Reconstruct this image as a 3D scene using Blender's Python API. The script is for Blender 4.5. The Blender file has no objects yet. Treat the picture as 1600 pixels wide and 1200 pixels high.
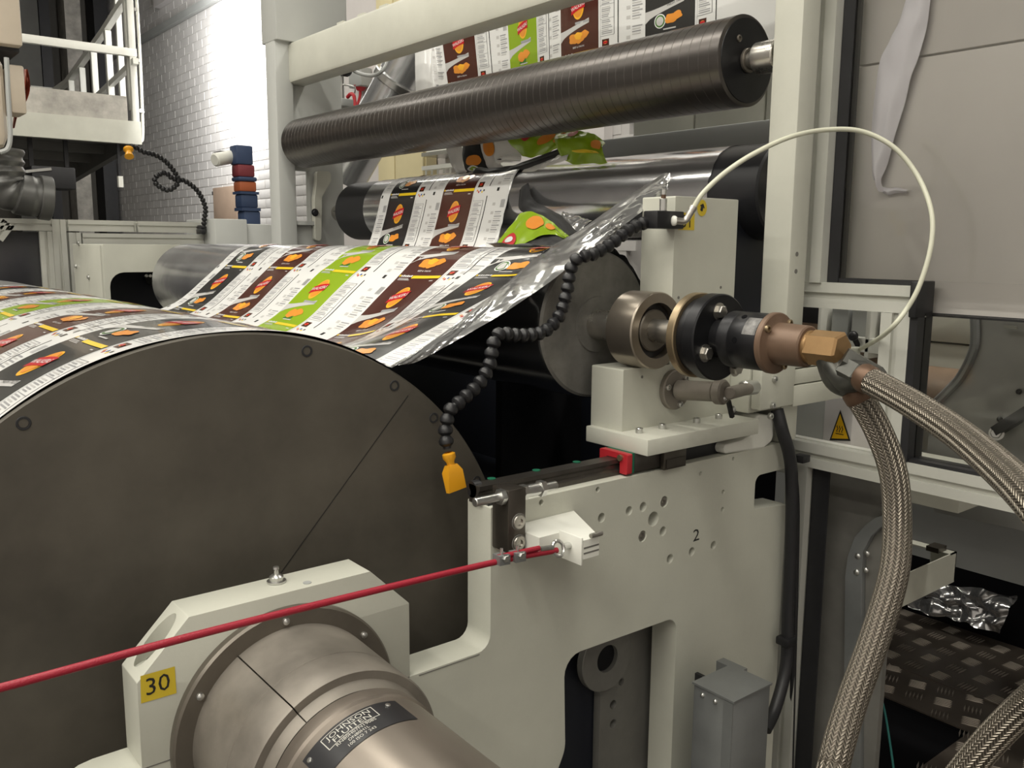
import bpy, bmesh, math, random
import numpy as np
from mathutils import Vector, Matrix, noise
random.seed(7)
PI = math.pi
SC = bpy.context.scene
COL = SC.collection
# ---------------------------------------------------------------- camera
F = 1390.0; CAMZ = 1.6
eX = Vector((0.77987982, -0.09059426, 0.61933848))
eY = Vector((-0.62588105, -0.12515167, 0.76981165))
eZ = Vector((0.00777073, -0.98799278, -0.15430449))
cd = bpy.data.cameras.new('camera'); cam = bpy.data.objects.new('camera', cd); COL.objects.link(cam)
cd.sensor_width = 36; cd.lens = F / 1600 * 36; cd.clip_start = .02; cd.clip_end = 100
right = Vector((eX[0], eY[0], eZ[0])); down = Vector((eX[1], eY[1], eZ[1])); fwd = Vector((eX[2], eY[2], eZ[2]))
M = Matrix((right, -down, -fwd)).transposed().to_4x4(); M.translation = (0, 0, CAMZ)
cam.matrix_world = M
SC.camera = cam
# ---------------------------------------------------------------- world, exposure, lamps
SC.view_settings.view_transform = 'Standard'; SC.view_settings.look = 'None'
SC.view_settings.gamma = 1; SC.view_settings.use_curve_mapping = False
SC.view_settings.exposure = -0.14
W = bpy.data.worlds.new('hall'); SC.world = W; W.use_nodes = True
W.node_tree.nodes['Background'].inputs[0].default_value = (.9, .95, 1, 1)
W.node_tree.nodes['Background'].inputs[1].default_value = .05
def area(name, loc, target, sx, sy, watts, col=(1, .96, .86)):
    l = bpy.data.lights.new(name, 'AREA'); l.shape = 'RECTANGLE'; l.size = sx; l.size_y = sy; l.energy = watts; l.color = col
    o = bpy.data.objects.new(name, l); COL.objects.link(o); o.location = loc
    d = Vector(target) - Vector(loc); o.rotation_euler = d.to_track_quat('-Z', 'Y').to_euler()
    return o
# fluorescent battens of the hall, running along the rollers, plus added fill lamps
area('batten_or_fill_lamp', (.35, 2.3, 4.3), (.35, 2.3, 0), .16, 5.0, 95)
area('batten_or_fill_lamp', (-1.3, 2.0, 4.3), (-1.3, 2.0, 0), .16, 5.0, 95)
area('batten_or_fill_lamp', (-3.0, 1.0, 4.3), (-3.0, 1.0, 0), .16, 5.0, 140)
area('batten_or_fill_lamp', (-.2, -1.4, 4.0), (-.2, -1.4, 0), .16, 3.0, 36)  # added fill behind the camera, brightens the machine front
area('batten_or_fill_lamp', (-1.9, -1.4, 4.0), (-1.9, -1.4, 0), .16, 3.0, 52)  # added fill as well, lifts the drum disc and right panel
area('batten_or_fill_lamp', (2.15, .4, 3.7), (2.15, .4, 0), .16, 2.4, 42)  # added lamp above the enclosure, brightens the inner cabinet and floor
area('batten_or_fill_lamp', (2.3, 5.2, 4.5), (2.3, 5.2, 0), .16, 3.0, 40)
area('batten_or_fill_lamp', (.2, 5.4, 4.6), (.2, 5.4, 0), .16, 3.0, 50)
# bright lamp standing on the brick wall behind the far post
area('wall_lamp', (2.55, 7.05, 3.25), (3.0, 7.3, 3.15), .12, 1.3, 62, (1, .99, .97))

# ---------------------------------------------------------------- pixel -> point on a real plane (1600 x 1200 frame)
def ray(u, v):
    r = Vector((u - 800, v - 600, F)); return Vector((r.dot(eX), r.dot(eY), r.dot(eZ)))
O = Vector((0, 0, CAMZ))
def atY(u, v, Y): r = ray(u, v); return O + r * (Y / r.y)
def atX(u, v, X): r = ray(u, v); return O + r * (X / r.x)
def atZ(u, v, Z): r = ray(u, v); return O + r * ((Z - CAMZ) / r.z)
def atD(u, v, d): return O + ray(u, v) * (d / F)

# ---------------------------------------------------------------- materials
MATS = {}
def srgb(r, g, b):
    f = lambda c: ((c / 255) / 12.92 if c <= 10 else (((c / 255) + .055) / 1.055) ** 2.4)
    return (f(r), f(g), f(b), 1)
def mat(name, col, rough=.5, metal=0., var=0., vscale=6., bump=0., bscale=60., spec=.5, stretch=None, coat=0., rvar=0.):
    m = bpy.data.materials.new(name); m.use_nodes = True; nt = m.node_tree; N = nt.nodes; L = nt.links
    b = N['Principled BSDF']; b.inputs['Base Color'].default_value = col; b.inputs['Roughness'].default_value = rough
    b.inputs['Metallic'].default_value = metal; b.inputs['Specular IOR Level'].default_value = spec
    if coat: b.inputs['Coat Weight'].default_value = coat; b.inputs['Coat Roughness'].default_value = .08
    if var or bump or rvar:
        tc = N.new('ShaderNodeTexCoord'); src = tc.outputs['Object']
        if stretch:
            mp = N.new('ShaderNodeMapping'); mp.inputs['Scale'].default_value = stretch; L.new(src, mp.inputs[0]); src = mp.outputs[0]
    if var or rvar:
        n = N.new('ShaderNodeTexNoise'); n.inputs['Scale'].default_value = vscale; n.inputs['Detail'].default_value = 6; n.inputs['Roughness'].default_value = .62
        L.new(src, n.inputs['Vector'])
        if var:
            r = N.new('ShaderNodeValToRGB'); e = r.color_ramp.elements
            e[0].position = .3; e[1].position = .72
            e[0].color = [c * (1 - var) for c in col[:3]] + [1]; e[1].color = [min(1, c * (1 + var)) for c in col[:3]] + [1]
            L.new(n.outputs['Fac'], r.inputs[0]); L.new(r.outputs[0], b.inputs['Base Color'])
        if rvar:
            mr = N.new('ShaderNodeMapRange'); mr.inputs[1].default_value = .3; mr.inputs[2].default_value = .7
            mr.inputs[3].default_value = max(0, rough - rvar); mr.inputs[4].default_value = rough + rvar
            L.new(n.outputs['Fac'], mr.inputs[0]); L.new(mr.outputs[0], b.inputs['Roughness'])
    if bump:
        n2 = N.new('ShaderNodeTexNoise'); n2.inputs['Scale'].default_value = bscale; n2.inputs['Detail'].default_value = 3
        L.new(src, n2.inputs['Vector'])
        bp = N.new('ShaderNodeBump'); bp.inputs['Strength'].default_value = bump; bp.inputs['Distance'].default_value = .002
        L.new(n2.outputs['Fac'], bp.inputs['Height']); L.new(bp.outputs[0], b.inputs['Normal'])
    MATS[name] = m; return m
paint = mat('machine_paint', (.52, .52, .45, 1), .45, var=.07, vscale=5, bump=.08, bscale=220)
paint_lt = mat('pale_paint', (.56, .56, .49, 1), .45, var=.06, vscale=7, bump=.06, bscale=200)
paint_white = mat('white_paint', (.74, .74, .68, 1), .45, var=.05, vscale=4)
grey_paint = mat('grey_paint', (.36, .37, .36, 1), .45, var=.06, vscale=4)
farpaint = mat('far_frame_paint', (.47, .48, .46, 1), .45, var=.05, vscale=3)
alu = mat('aluminium_profile', (.56, .56, .51, 1), .42, .25, var=.04, vscale=10)
slotdark = mat('slot_dark', (.16, .155, .14, 1), .6)
blackrub = mat('black_rubber', (.014, .014, .016, 1), .45, var=.3, vscale=12)
blackpl = mat('black_plastic', (.010, .010, .0115, 1), .42)
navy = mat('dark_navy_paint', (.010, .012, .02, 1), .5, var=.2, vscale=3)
darkmetal = mat('dark_sheet', (.03, .03, .032, 1), .5, .3, var=.2)
discsteel = mat('drum_disc_steel', (.092, .082, .066, 1), .5, .2, var=.5, vscale=2.6, bump=.05, bscale=130, rvar=.08)
drumshell = mat('drum_shell', (.3, .3, .3, 1), .3, .9)
rollsteel = mat('dark_roller', (.095, .086, .08, 1), .31, .8, var=.12, vscale=8, stretch=(3, .2, 3), rvar=.04)
chrome = mat('chrome_roller', (.66, .67, .69, 1), .17, 1., var=.06, vscale=4, rvar=.05)
r2end = mat('roller_end_steel', (.23, .222, .205, 1), .48, .5, var=.42, vscale=11, rvar=.1)
steel = mat('steel', (.5, .48, .44, 1), .3, .95, var=.12, vscale=20, rvar=.08)
brushed = mat('brushed_brown_steel', (.27, .235, .20, 1), .40, .75, var=.16, vscale=9, stretch=(1, .25, 1), rvar=.1)
castst = mat('cast_steel', (.235, .212, .182, 1), .52, .5, var=.22, vscale=12, bump=.12, bscale=90, rvar=.1)
ringst = mat('dark_ring_steel', (.16, .142, .118, 1), .4, .6, var=.2, vscale=8)
bearingst = mat('bearing_steel', (.40, .35, .29, 1), .3, .9, var=.08, vscale=15)
zinc = mat('zinc_bolt', (.6, .6, .58, 1), .28, .95)
bronze = mat('bronze', (.17, .108, .072, 1), .5, .35, var=.18, vscale=16, rvar=.1)
brass = mat('brass', (.36, .22, .10, 1), .38, .6, var=.12, vscale=18)
bronze2 = mat('bronze_rim', (.33, .255, .16, 1), .36, .8, var=.1)
copperf = mat('copper_ferrule', (.14, .085, .055, 1), .45, .6, var=.2, vscale=30)
blackmetal = mat('black_oxide', (.016, .016, .018, 1), .38, .5, var=.2, vscale=20)
stopst = mat('stop_block_steel', (.10, .088, .075, 1), .3, .75, var=.12, vscale=14)
rodblk = mat('rail_steel', (.10, .09, .08, 1), .35, .75, var=.2, vscale=18)
redpl = mat('red_plastic', (.42, .02, .028, 1), .4)
redcord = mat('red_cord', (.30, .010, .026, 1), .42, bump=.3, bscale=600)
greenpl = mat('green_plastic', (.01, .13, .07, 1), .5)
yellowpl = mat('yellow_plastic', (.72, .33, .012, 1), .4)
stickyel = mat('yellow_sticker', (.62, .46, .03, 1), .5)
inkblack = mat('ink_black', (.012, .012, .012, 1), .6)
inkgrey = mat('engraved_letters', (.5, .49, .44, 1), .5)
plateblk = mat('nameplate_black', (.018, .018, .02, 1), .35)
tubew = mat('white_tube', (.62, .62, .50, 1), .35)
panelw = mat('panel_white', (.68, .65, .61, 1), .5, var=.03)
paper = mat('torn_film', (.85, .83, .88, 1), .4, bump=.3, bscale=30)
shadegrey = mat('shaded_grey_plate', (.17, .165, .15, 1), .5, .2, var=.2, vscale=8)  # base grey darkened to carry the shade on recessed plates
galv = mat('galvanised_sheet', (.27, .28, .28, 1), .42, .6, var=.14, vscale=9, rvar=.08)
duct = mat('duct_steel', (.60, .61, .62, 1), .24, .8, var=.1)
flexd = mat('flex_duct', (.13, .13, .125, 1), .4, .6, var=.15)
guard = mat('guard_sheet', (.36, .36, .34, 1), .4, .4, var=.2, vscale=3)
brown = mat('brown_roller', (.22, .15, .10, 1), .5, var=.3, vscale=10)
beige = mat('beige_housing', (.60, .52, .42, 1), .45, var=.06)
orangec = mat('orange_cover', (.42, .10, .05, 1), .6, var=.4, vscale=30)
cream = mat('cream_cabinet', (.70, .62, .38, 1), .5, var=.04)
whitewall = mat('white_wall', (.66, .63, .62, 1), .6, var=.04)
brickm = mat('painted_brick', (.60, .585, .57, 1), .6, var=.10, vscale=2.2, bump=.3, bscale=40)
mortar = mat('mortar', (.56, .545, .53, 1), .65)
shadefit = mat('shaded_fitting_steel', (.10, .10, .09, 1), .38, .7, var=.25, vscale=25)  # steel colour darkened for the shade below the brass hexagon
fadedl = mat('faded_label', (.16, .155, .15, 1), .5, var=.8, vscale=70)
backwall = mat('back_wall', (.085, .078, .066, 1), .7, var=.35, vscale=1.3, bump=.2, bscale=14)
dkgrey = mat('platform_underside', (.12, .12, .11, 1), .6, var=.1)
conc = mat('kick_board', (.42, .40, .36, 1), .7, var=.35, vscale=7)
floorc = mat('concrete_floor', (.10, .095, .085, 1), .7, var=.25, vscale=3)
ceilm = mat('hall_ceiling', (.20, .20, .19, 1), .8)
checker = mat('checker_plate', (.12, .10, .082, 1), .42, .45, var=.25, vscale=5, rvar=.1)
tread = mat('checker_tread', (.46, .41, .35, 1), .34, .5, var=.25, vscale=7)
pit = mat('painted_darkness', (.006, .006, .007, 1), .9, spec=.05)  # near-black colour in place of the dark inside openings and the bay
signy = mat('sign_yellow', (.78, .45, .012, 1), .4)
bluebox = mat('blue_band', (.035, .06, .13, 1), .5, var=.15)
maroon = mat('maroon_band', (.20, .03, .04, 1), .5)
oranged = mat('orange_band', (.42, .11, .04, 1), .5)
board = mat('brown_board', (.32, .235, .175, 1), .6, var=.1)
darkwin = mat('smoked_pane', (.03, .03, .034, 1), .12, 0, var=.3, vscale=3)
greencord = mat('green_thread', (.01, .10, .09, 1), .6)
windowm = mat('dirty_window', (.10, .095, .085, 1), .25, var=.3)
redpipe = mat('red_conduit', (.45, .02, .03, 1), .45)
# film
def film_mat(name, col, rough=.2, back=(.45, .45, .46, 1)):
    m = mat(name, col, rough, 0, spec=.5, coat=.35); nt = m.node_tree; N = nt.nodes; L = nt.links
    b = N['Principled BSDF']; g = N.new('ShaderNodeNewGeometry'); mx = N.new('ShaderNodeMixShader')
    b2 = N.new('ShaderNodeBsdfPrincipled'); b2.inputs['Base Color'].default_value = back; b2.inputs['Metallic'].default_value = .9; b2.inputs['Roughness'].default_value = .22
    L.new(g.outputs['Backfacing'], mx.inputs[0]); L.new(b.outputs[0], mx.inputs[1]); L.new(b2.outputs[0], mx.inputs[2])
    L.new(mx.outputs[0], N['Material Output'].inputs[0]); return m
filmw = film_mat('white_film', (.72, .72, .71, 1))
silver = mat('silver_film', (.66, .66, .67, 1), .18, .92, var=.12, vscale=5, bump=.25, bscale=18)
filmend = mat('silver_film_end', (.60, .60, .62, 1), .2, .88, var=.25, vscale=6, bump=.4, bscale=14)
silver2 = mat('crumpled_silver_film', (.50, .50, .50, 1), .17, .85, bump=.3, bscale=30)
P_BROWN = film_mat('print_brown', (.065, .018, .012, 1)); P_GREEN = film_mat('print_green', (.24, .37, .012, 1))
P_BLACK = film_mat('print_black', (.022, .022, .023, 1)); P_YEL = film_mat('print_yellow', (.80, .56, .02, 1))
P_RED = film_mat('print_red', (.50, .012, .02, 1)); P_ORANGE = film_mat('print_orange', (.72, .27, .035, 1))
P_WHITE = film_mat('print_white', (.78, .78, .77, 1)); P_GREY = film_mat('print_grey', (.33, .33, .34, 1))
P_SILV = film_mat('print_pale_grey', (.52, .51, .50, 1)); P_LOGOY = film_mat('print_gold', (.85, .42, .03, 1))
P_DGREEN = film_mat('print_leaf', (.05, .16, .02, 1)); GREENF = mat('green_film', (.22, .34, .012, 1), .2, coat=.4); BLACKF = mat('black_film', (.02, .02, .021, 1), .45, spec=.3); WHITEF = mat('pale_film', (.62, .62, .61, 1), .22, coat=.4)
ORANGEF = mat('orange_print', (.62, .22, .03, 1), .3); REDF = mat('red_print', (.42, .012, .02, 1), .3); YELF = mat('yellow_print', (.7, .5, .02, 1), .3)
P_BLUE = film_mat('print_blue', (.03, .08, .35, 1))
PRINTM = [P_BROWN, P_GREEN, P_BLACK, P_YEL, P_RED, P_ORANGE, P_WHITE, P_GREY, P_SILV, P_LOGOY, P_DGREEN, P_BLUE]
BR, GR, BK, YE, RE, OR, WH, GY, SI, GO, LG, BU = range(12)
# clear polycarbonate
def clear_mat():
    m = bpy.data.materials.new('clear_pane'); m.use_nodes = True; nt = m.node_tree; N = nt.nodes; L = nt.links
    N.remove(N['Principled BSDF']); t = N.new('ShaderNodeBsdfTransparent'); t.inputs[0].default_value = (.985, .985, .98, 1)
    g = N.new('ShaderNodeBsdfGlossy'); g.inputs['Roughness'].default_value = .06
    fr = N.new('ShaderNodeFresnel'); fr.inputs[0].default_value = 1.5
    mx = N.new('ShaderNodeMixShader'); L.new(fr.outputs[0], mx.inputs[0]); L.new(t.outputs[0], mx.inputs[1]); L.new(g.outputs[0], mx.inputs[2])
    L.new(mx.outputs[0], N['Material Output'].inputs[0]); return m
clearm = clear_mat()
# braided hose: relief of the woven strands from the tube's own UVs
def braid_mat():
    m = mat('steel_braid', (.33, .29, .235, 1), .36, .85); nt = m.node_tree; N = nt.nodes; L = nt.links; b = N['Principled BSDF']
    uv = N.new('ShaderNodeUVMap'); sp = N.new('ShaderNodeSeparateXYZ'); L.new(uv.outputs[0], sp.inputs[0])
    def mth(op, a, c=None):
        n = N.new('ShaderNodeMath'); n.operation = op
        for i, x in enumerate((a, c)):
            if x is None: continue
            if isinstance(x, (int, float)): n.inputs[i].default_value = x
            else: L.new(x, n.inputs[i])
        return n.outputs[0]
    cols = 14
    uu = mth('MULTIPLY', sp.outputs[0], cols)
    tri = mth('ABSOLUTE', mth('SUBTRACT', mth('FRACT', uu), .5))          # herring-bone: strands change slope each column
    s = mth('SINE', mth('ADD', mth('MULTIPLY', sp.outputs[1], 2 * PI / .0052), mth('MULTIPLY', tri, 13)))
    rib = mth('SINE', mth('MULTIPLY', uu, 2 * PI))
    h = mth('ADD', mth('MULTIPLY', s, .5), mth('MULTIPLY', rib, .35))
    bp = N.new('ShaderNodeBump'); bp.inputs['Strength'].default_value = .9; bp.inputs['Distance'].default_value = .0016
    L.new(h, bp.inputs['Height']); L.new(bp.outputs[0], b.inputs['Normal'])
    r = N.new('ShaderNodeValToRGB'); r.color_ramp.elements[0].color = (.07, .06, .05, 1); r.color_ramp.elements[1].color = (.45, .40, .33, 1)
    L.new(mth('ADD', mth('MULTIPLY', h, .5), .5), r.inputs[0]); L.new(r.outputs[0], b.inputs['Base Color'])
    return m
braid = braid_mat()
# roller 1: grey wound look is in the geometry; nothing painted

# ---------------------------------------------------------------- scene helpers
def thing(name, label, cat, loc=(0, 0, 0), group=None):
    o = bpy.data.objects.new(name, None); COL.objects.link(o); o.location = loc; o.empty_display_size = .05
    o['label'] = label; o['category'] = cat
    if group: o['group'] = group
    return o
def struct(o): o['kind'] = 'structure'; return o
def wloc(p):
    v = Vector((0, 0, 0))
    while p is not None: v += Vector(p.location); p = p.parent
    return v
def link(name, me, parent=None, label=None):
    o = bpy.data.objects.new(name, me); COL.objects.link(o)
    if parent is not None: o.parent = parent
    if label: o['label'] = label
    return o
def axes(d, ref=None):
    d = Vector(d).normalized(); ref = Vector(ref) if ref is not None else (Vector((0, 0, 1)) if abs(d.z) < .95 else Vector((0, 1, 0)))
    a = ref.cross(d)
    if a.length < 1e-5: a = Vector((1, 0, 0)).cross(d)
    a.normalize(); b = d.cross(a).normalized(); return a, b
def fillet(poly, r=.01, n=5):
    out = []; k = len(poly)
    for i in range(k):
        p = Vector(poly[i][:2]); rr = poly[i][2] if len(poly[i]) > 2 else r
        a = Vector(poly[i - 1][:2]); c = Vector(poly[(i + 1) % k][:2])
        if rr <= 0: out.append(tuple(p)); continue
        u = (a - p); w = (c - p); la, lc = u.length, w.length; u /= la; w /= lc
        ang = math.acos(max(-1, min(1, u.dot(w))))
        t = min(rr / max(math.tan(ang / 2), 1e-4), la * .49, lc * .49); rr = t * math.tan(ang / 2)
        cc = p + (u + w).normalized() * (rr / math.sin(ang / 2))
        p0 = p + u * t - cc; p1 = p + w * t - cc
        a0 = math.atan2(p0.y, p0.x); a1 = math.atan2(p1.y, p1.x); da = (a1 - a0 + PI) % (2 * PI) - PI
        for j in range(n + 1):
            q = a0 + da * j / n; out.append((cc.x + rr * math.cos(q), cc.y + rr * math.sin(q)))
    return out
class MB:
    def __init__(s): s.v = []; s.f = []; s.m = []; s.uv = None
    def add(s, verts, faces, mi=0):
        o = len(s.v); s.v += [Vector(v) for v in verts]; s.f += [tuple(i + o for i in f) for f in faces]; s.m += [mi] * len(faces); return s
    def box(s, lo, hi, mi=0, bev=0.):
        lo = Vector(lo); hi = Vector(hi); lo, hi = Vector([min(a, b) for a, b in zip(lo, hi)]), Vector([max(a, b) for a, b in zip(lo, hi)])
        if bev <= 0 or min(hi - lo) < bev * 2.2:
            v = [(x, y, z) for x in (lo.x, hi.x) for y in (lo.y, hi.y) for z in (lo.z, hi.z)]
            return s.add(v, [(0, 1, 3, 2), (4, 6, 7, 5), (0, 4, 5, 1), (2, 3, 7, 6), (0, 2, 6, 4), (1, 5, 7, 3)], mi)
        bm = bmesh.new(); bmesh.ops.create_cube(bm, size=1)
        for v in bm.verts: v.co = Vector([(lo[i] + hi[i]) / 2 + v.co[i] * (hi[i] - lo[i]) for i in range(3)])
        bmesh.ops.bevel(bm, geom=bm.edges[:], offset=bev, segments=2, profile=.5, affect='EDGES')
        return s.bm(bm, mi)
    def bm(s, bm, mi=0):
        bm.verts.index_update(); s.add([v.co.copy() for v in bm.verts], [[v.index for v in f.verts] for f in bm.faces], mi); bm.free(); return s
    def obox(s, c, ax, ay, az, mi=0):     # oriented box: centre and half axes
        c, ax, ay, az = map(Vector, (c, ax, ay, az))
        v = [c + ax * i + ay * j + az * k for i in (-1, 1) for j in (-1, 1) for k in (-1, 1)]
        fl = [(0, 1, 3, 2), (4, 6, 7, 5), (0, 4, 5, 1), (2, 3, 7, 6), (0, 2, 6, 4), (1, 5, 7, 3)]
        if ax.cross(ay).dot(az) < 0: fl = [f[::-1] for f in fl]
        return s.add(v, fl, mi)
    def bar(s, p0, p1, w, h, ref=None, mi=0):
        p0, p1 = Vector(p0), Vector(p1); a, b = axes(p1 - p0, ref)
        return s.obox((p0 + p1) / 2, a * w / 2, b * h / 2, (p1 - p0) / 2, mi)
    def extr(s, prof, p0, p1, ref=None, mi=0):  # prof: CCW list (a,b) extruded from p0 to p1
        p0, p1 = Vector(p0), Vector(p1); a, b = axes(p1 - p0, ref); n = len(prof)
        v = [p0 + a * x + b * y for x, y in prof] + [p1 + a * x + b * y for x, y in prof]
        f = [(i, (i + 1) % n, n + (i + 1) % n, n + i) for i in range(n)] + [tuple(range(n))[::-1], tuple(range(n, 2 * n))]
        return s.add(v, f, mi)
    def lathe(s, prof, p0, d, n=48, mi=0, a0=0., a1=2 * PI):   # prof: (t along d, radius); radius 0 closes
        p0 = Vector(p0); d = Vector(d).normalized(); a, b = axes(d); full = abs(a1 - a0 - 2 * PI) < 1e-6
        k = n if full else n + 1; rows = []
        for t, r in prof:
            if r < 1e-7: rows.append([len(s.v)]); s.v.append(p0 + d * t)
            else:
                rows.append(list(range(len(s.v), len(s.v) + k)))
                for i in range(k):
                    q = a0 + (a1 - a0) * i / n; s.v.append(p0 + d * t + (a * math.cos(q) + b * math.sin(q)) * r)
        for r0, r1 in zip(rows, rows[1:]):
            for i in range(n):
                j = (i + 1) % k
                if len(r0) == 1 and len(r1) == 1: continue
                if len(r0) == 1: s.f.append((r0[0], r1[j], r1[i]))
                elif len(r1) == 1: s.f.append((r0[i], r0[j], r1[0]))
                else: s.f.append((r0[i], r0[j], r1[j], r1[i]))
                s.m.append(mi)
        return s
    def cyl(s, p0, p1, r, n=24, mi=0, bev=0., r1=None):
        p0, p1 = Vector(p0), Vector(p1); L = (p1 - p0).length; r1 = r if r1 is None else r1
        if bev: pr = [(0, 0), (0, r - bev), (bev, r), (L - bev, r1), (L, r1 - bev), (L, 0)]
        else: pr = [(0, 0), (0, r), (L, r1), (L, 0)]
        return s.lathe(pr, p0, p1 - p0, n, mi)
    def ring(s, p0, p1, ro, ri, n=48, mi=0, bev=.001):
        L = (Vector(p1) - Vector(p0)).length
        return s.lathe([(0, ri), (0, ro - bev), (bev, ro), (L - bev, ro), (L, ro - bev), (L, ri), (0, ri)], p0, Vector(p1) - Vector(p0), n, mi)
    def hexa(s, p0, p1, r, mi=0, cham=.15, tw=0.):
        p0, p1 = Vector(p0), Vector(p1); d = (p1 - p0); L = d.length; d.normalize(); a, b = axes(d)
        def rg(t, rr): return [p0 + d * t + (a * math.cos(i * PI / 3 + tw) + b * math.sin(i * PI / 3 + tw)) * rr for i in range(6)]
        v = rg(0, r) + rg(L * (1 - cham), r) + rg(L, r * .86); f = []
        for k in (0, 6):
            f += [(k + i, k + (i + 1) % 6, k + 6 + (i + 1) % 6, k + 6 + i) for i in range(6)]
        f += [tuple(range(6))[::-1], tuple(range(12, 18))]
        return s.add(v, f, mi)
    def sphere(s, c, r, n=16, mi=0, sc=(1, 1, 1)):
        bm = bmesh.new(); bmesh.ops.create_uvsphere(bm, u_segments=n, v_segments=max(6, n // 2), radius=r)
        for v in bm.verts: v.co = Vector(c) + Vector([v.co[i] * sc[i] for i in range(3)])
        return s.bm(bm, mi)
    def tube(s, pts, r, n=12, mi=0, uv=False, cap=True):
        pts = [Vector(p) for p in pts]; k = len(pts); T = []
        for i in range(k): T.append((pts[min(i + 1, k - 1)] - pts[max(i - 1, 0)]).normalized())
        a, b = axes(T[0]); base = len(s.v); uvs = []; acc = 0
        rr = r if isinstance(r, (list, tuple)) else [r] * k
        for i in range(k):
            if i: acc += (pts[i] - pts[i - 1]).length
            a = (a - T[i] * a.dot(T[i])).normalized(); b = T[i].cross(a)
            for j in range(n + (1 if uv else 0)):
                q = 2 * PI * j / n; s.v.append(pts[i] + (a * math.cos(q) + b * math.sin(q)) * rr[i]); uvs.append((j / n, acc))
        w = n + (1 if uv else 0)
        for i in range(k - 1):
            for j in range(n):
                j2 = (j + 1) if uv else (j + 1) % n
                s.f.append((base + i * w + j, base + i * w + j2, base + (i + 1) * w + j2, base + (i + 1) * w + j)); s.m.append(mi)
        if cap and not uv:
            s.f.append(tuple(base + j for j in range(n))[::-1]); s.f.append(tuple(base + (k - 1) * w + j for j in range(n))); s.m += [mi, mi]
        if uv: s.uv = uvs
        return s
    def grid(s, fn, nu, nv, mi=0):
        base = len(s.v)
        for i in range(nu + 1):
            for j in range(nv + 1): s.v.append(Vector(fn(i / nu, j / nv)))
        for i in range(nu):
            for j in range(nv):
                q = base + i * (nv + 1) + j; s.f.append((q, q + nv + 1, q + nv + 2, q + 1)); s.m.append(mi)
        return s
    def build(s, name, mats, parent=None, label=None, angle=35, mesh_only=False):
        off = wloc(parent); me = bpy.data.meshes.new(name)
        me.from_pydata([v - off for v in s.v], [], s.f)
        if not isinstance(mats, (list, tuple)): mats = [mats]
        for m in mats: me.materials.append(m)
        if len(mats) > 1: me.polygons.foreach_set('material_index', s.m)
        if s.uv:
            ul = me.uv_layers.new(name='UVMap'); vi = np.empty(len(me.loops), dtype=np.int32); me.loops.foreach_get('vertex_index', vi)
            ul.data.foreach_set('uv', np.array(s.uv, dtype=np.float32)[vi].ravel())
        me.polygons.foreach_set('use_smooth', [True] * len(me.polygons)); me.set_sharp_from_angle(angle=math.radians(angle)); me.update()
        if mesh_only: return me
        return link(name, me, parent, label)
def plate(name, mats, outer, holes, y0, y1, parent=None, label=None, bev=.0006, axis='Y'):
    """flat plate with real holes; outlines are (X, Z) pairs, thickness along Y (axis 'X': outlines are (Y, Z))"""
    cu = bpy.data.curves.new('outline', 'CURVE'); cu.dimensions = '2D'; cu.fill_mode = 'BOTH'; h = (y1 - y0) / 2
    cu.extrude = h - bev; cu.bevel_depth = bev; cu.bevel_resolution = 1
    for pl in [outer] + list(holes):
        sp = cu.splines.new('POLY'); sp.points.add(len(pl) - 1); sp.use_cyclic_u = True
        for p, q in zip(sp.points, pl): p.co = (q[0], q[1], 0, 1)
    ob = bpy.data.objects.new('outline', cu); me = bpy.data.meshes.new_from_object(ob); bpy.data.objects.remove(ob); bpy.data.curves.remove(cu)
    off = wloc(parent); ym = (y0 + y1) / 2
    for v in me.vertices:
        x, y, z = v.co
        v.co = (Vector((x, ym - z, y)) if axis == 'Y' else Vector((ym + z, x, y))) - off
    me.materials.clear(); me.materials.append(mats); me.name = name
    me.polygons.foreach_set('use_smooth', [True] * len(me.polygons)); me.set_sharp_from_angle(angle=math.radians(35))
    return link(name, me, parent, label)
def circle(cx, cz, r, n=20): return [(cx + r * math.cos(2 * PI * i / n), cz + r * math.sin(2 * PI * i / n)) for i in range(n)]
_tc = {}
def text2d(s, size=1., res=2):
    key = (s, res)
    if key not in _tc:
        cu = bpy.data.curves.new('t', 'FONT'); cu.body = s; cu.align_x = 'CENTER'; cu.align_y = 'CENTER'; cu.resolution_u = res
        ob = bpy.data.objects.new('t', cu); me = bpy.data.meshes.new_from_object(ob)
        _tc[key] = ([(v.co.x, v.co.y) for v in me.vertices], [tuple(p.vertices) for p in me.polygons])
        bpy.data.objects.remove(ob); bpy.data.curves.remove(cu); bpy.data.meshes.remove(me)
    v, f = _tc[key]; return [(x * size, y * size) for x, y in v], f
def text_on(name, s, size, c, rt, up, m, parent, xs=1.):
    v, f = text2d(s, size); c, rt, up = Vector(c), Vector(rt).normalized(), Vector(up).normalized()
    return MB().add([c + rt * x * xs + up * y for x, y in v], f).build(name, m, parent)
def crom(pts, n=8):
    pts = [Vector(p) for p in pts]; P = [pts[0] * 2 - pts[1]] + pts + [pts[-1] * 2 - pts[-2]]; out = []
    for i in range(1, len(P) - 2):
        for k in range(n):
            t = k / n; a, b, c, d = P[i - 1:i + 3]
            out.append(.5 * ((2 * b) + (c - a) * t + (2 * a - 5 * b + 4 * c - d) * t * t + (3 * b - a - 3 * c + d) * t ** 3))
    out.append(pts[-1]); return out
def resample(pts, step):
    out = [pts[0]]; acc = 0
    for a, b in zip(pts, pts[1:]):
        L = (b - a).length
        while acc + L >= step:
            t = (step - acc) / L; a = a.lerp(b, t); out.append(a); L = (b - a).length; acc = 0
        acc += L
    return out
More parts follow.
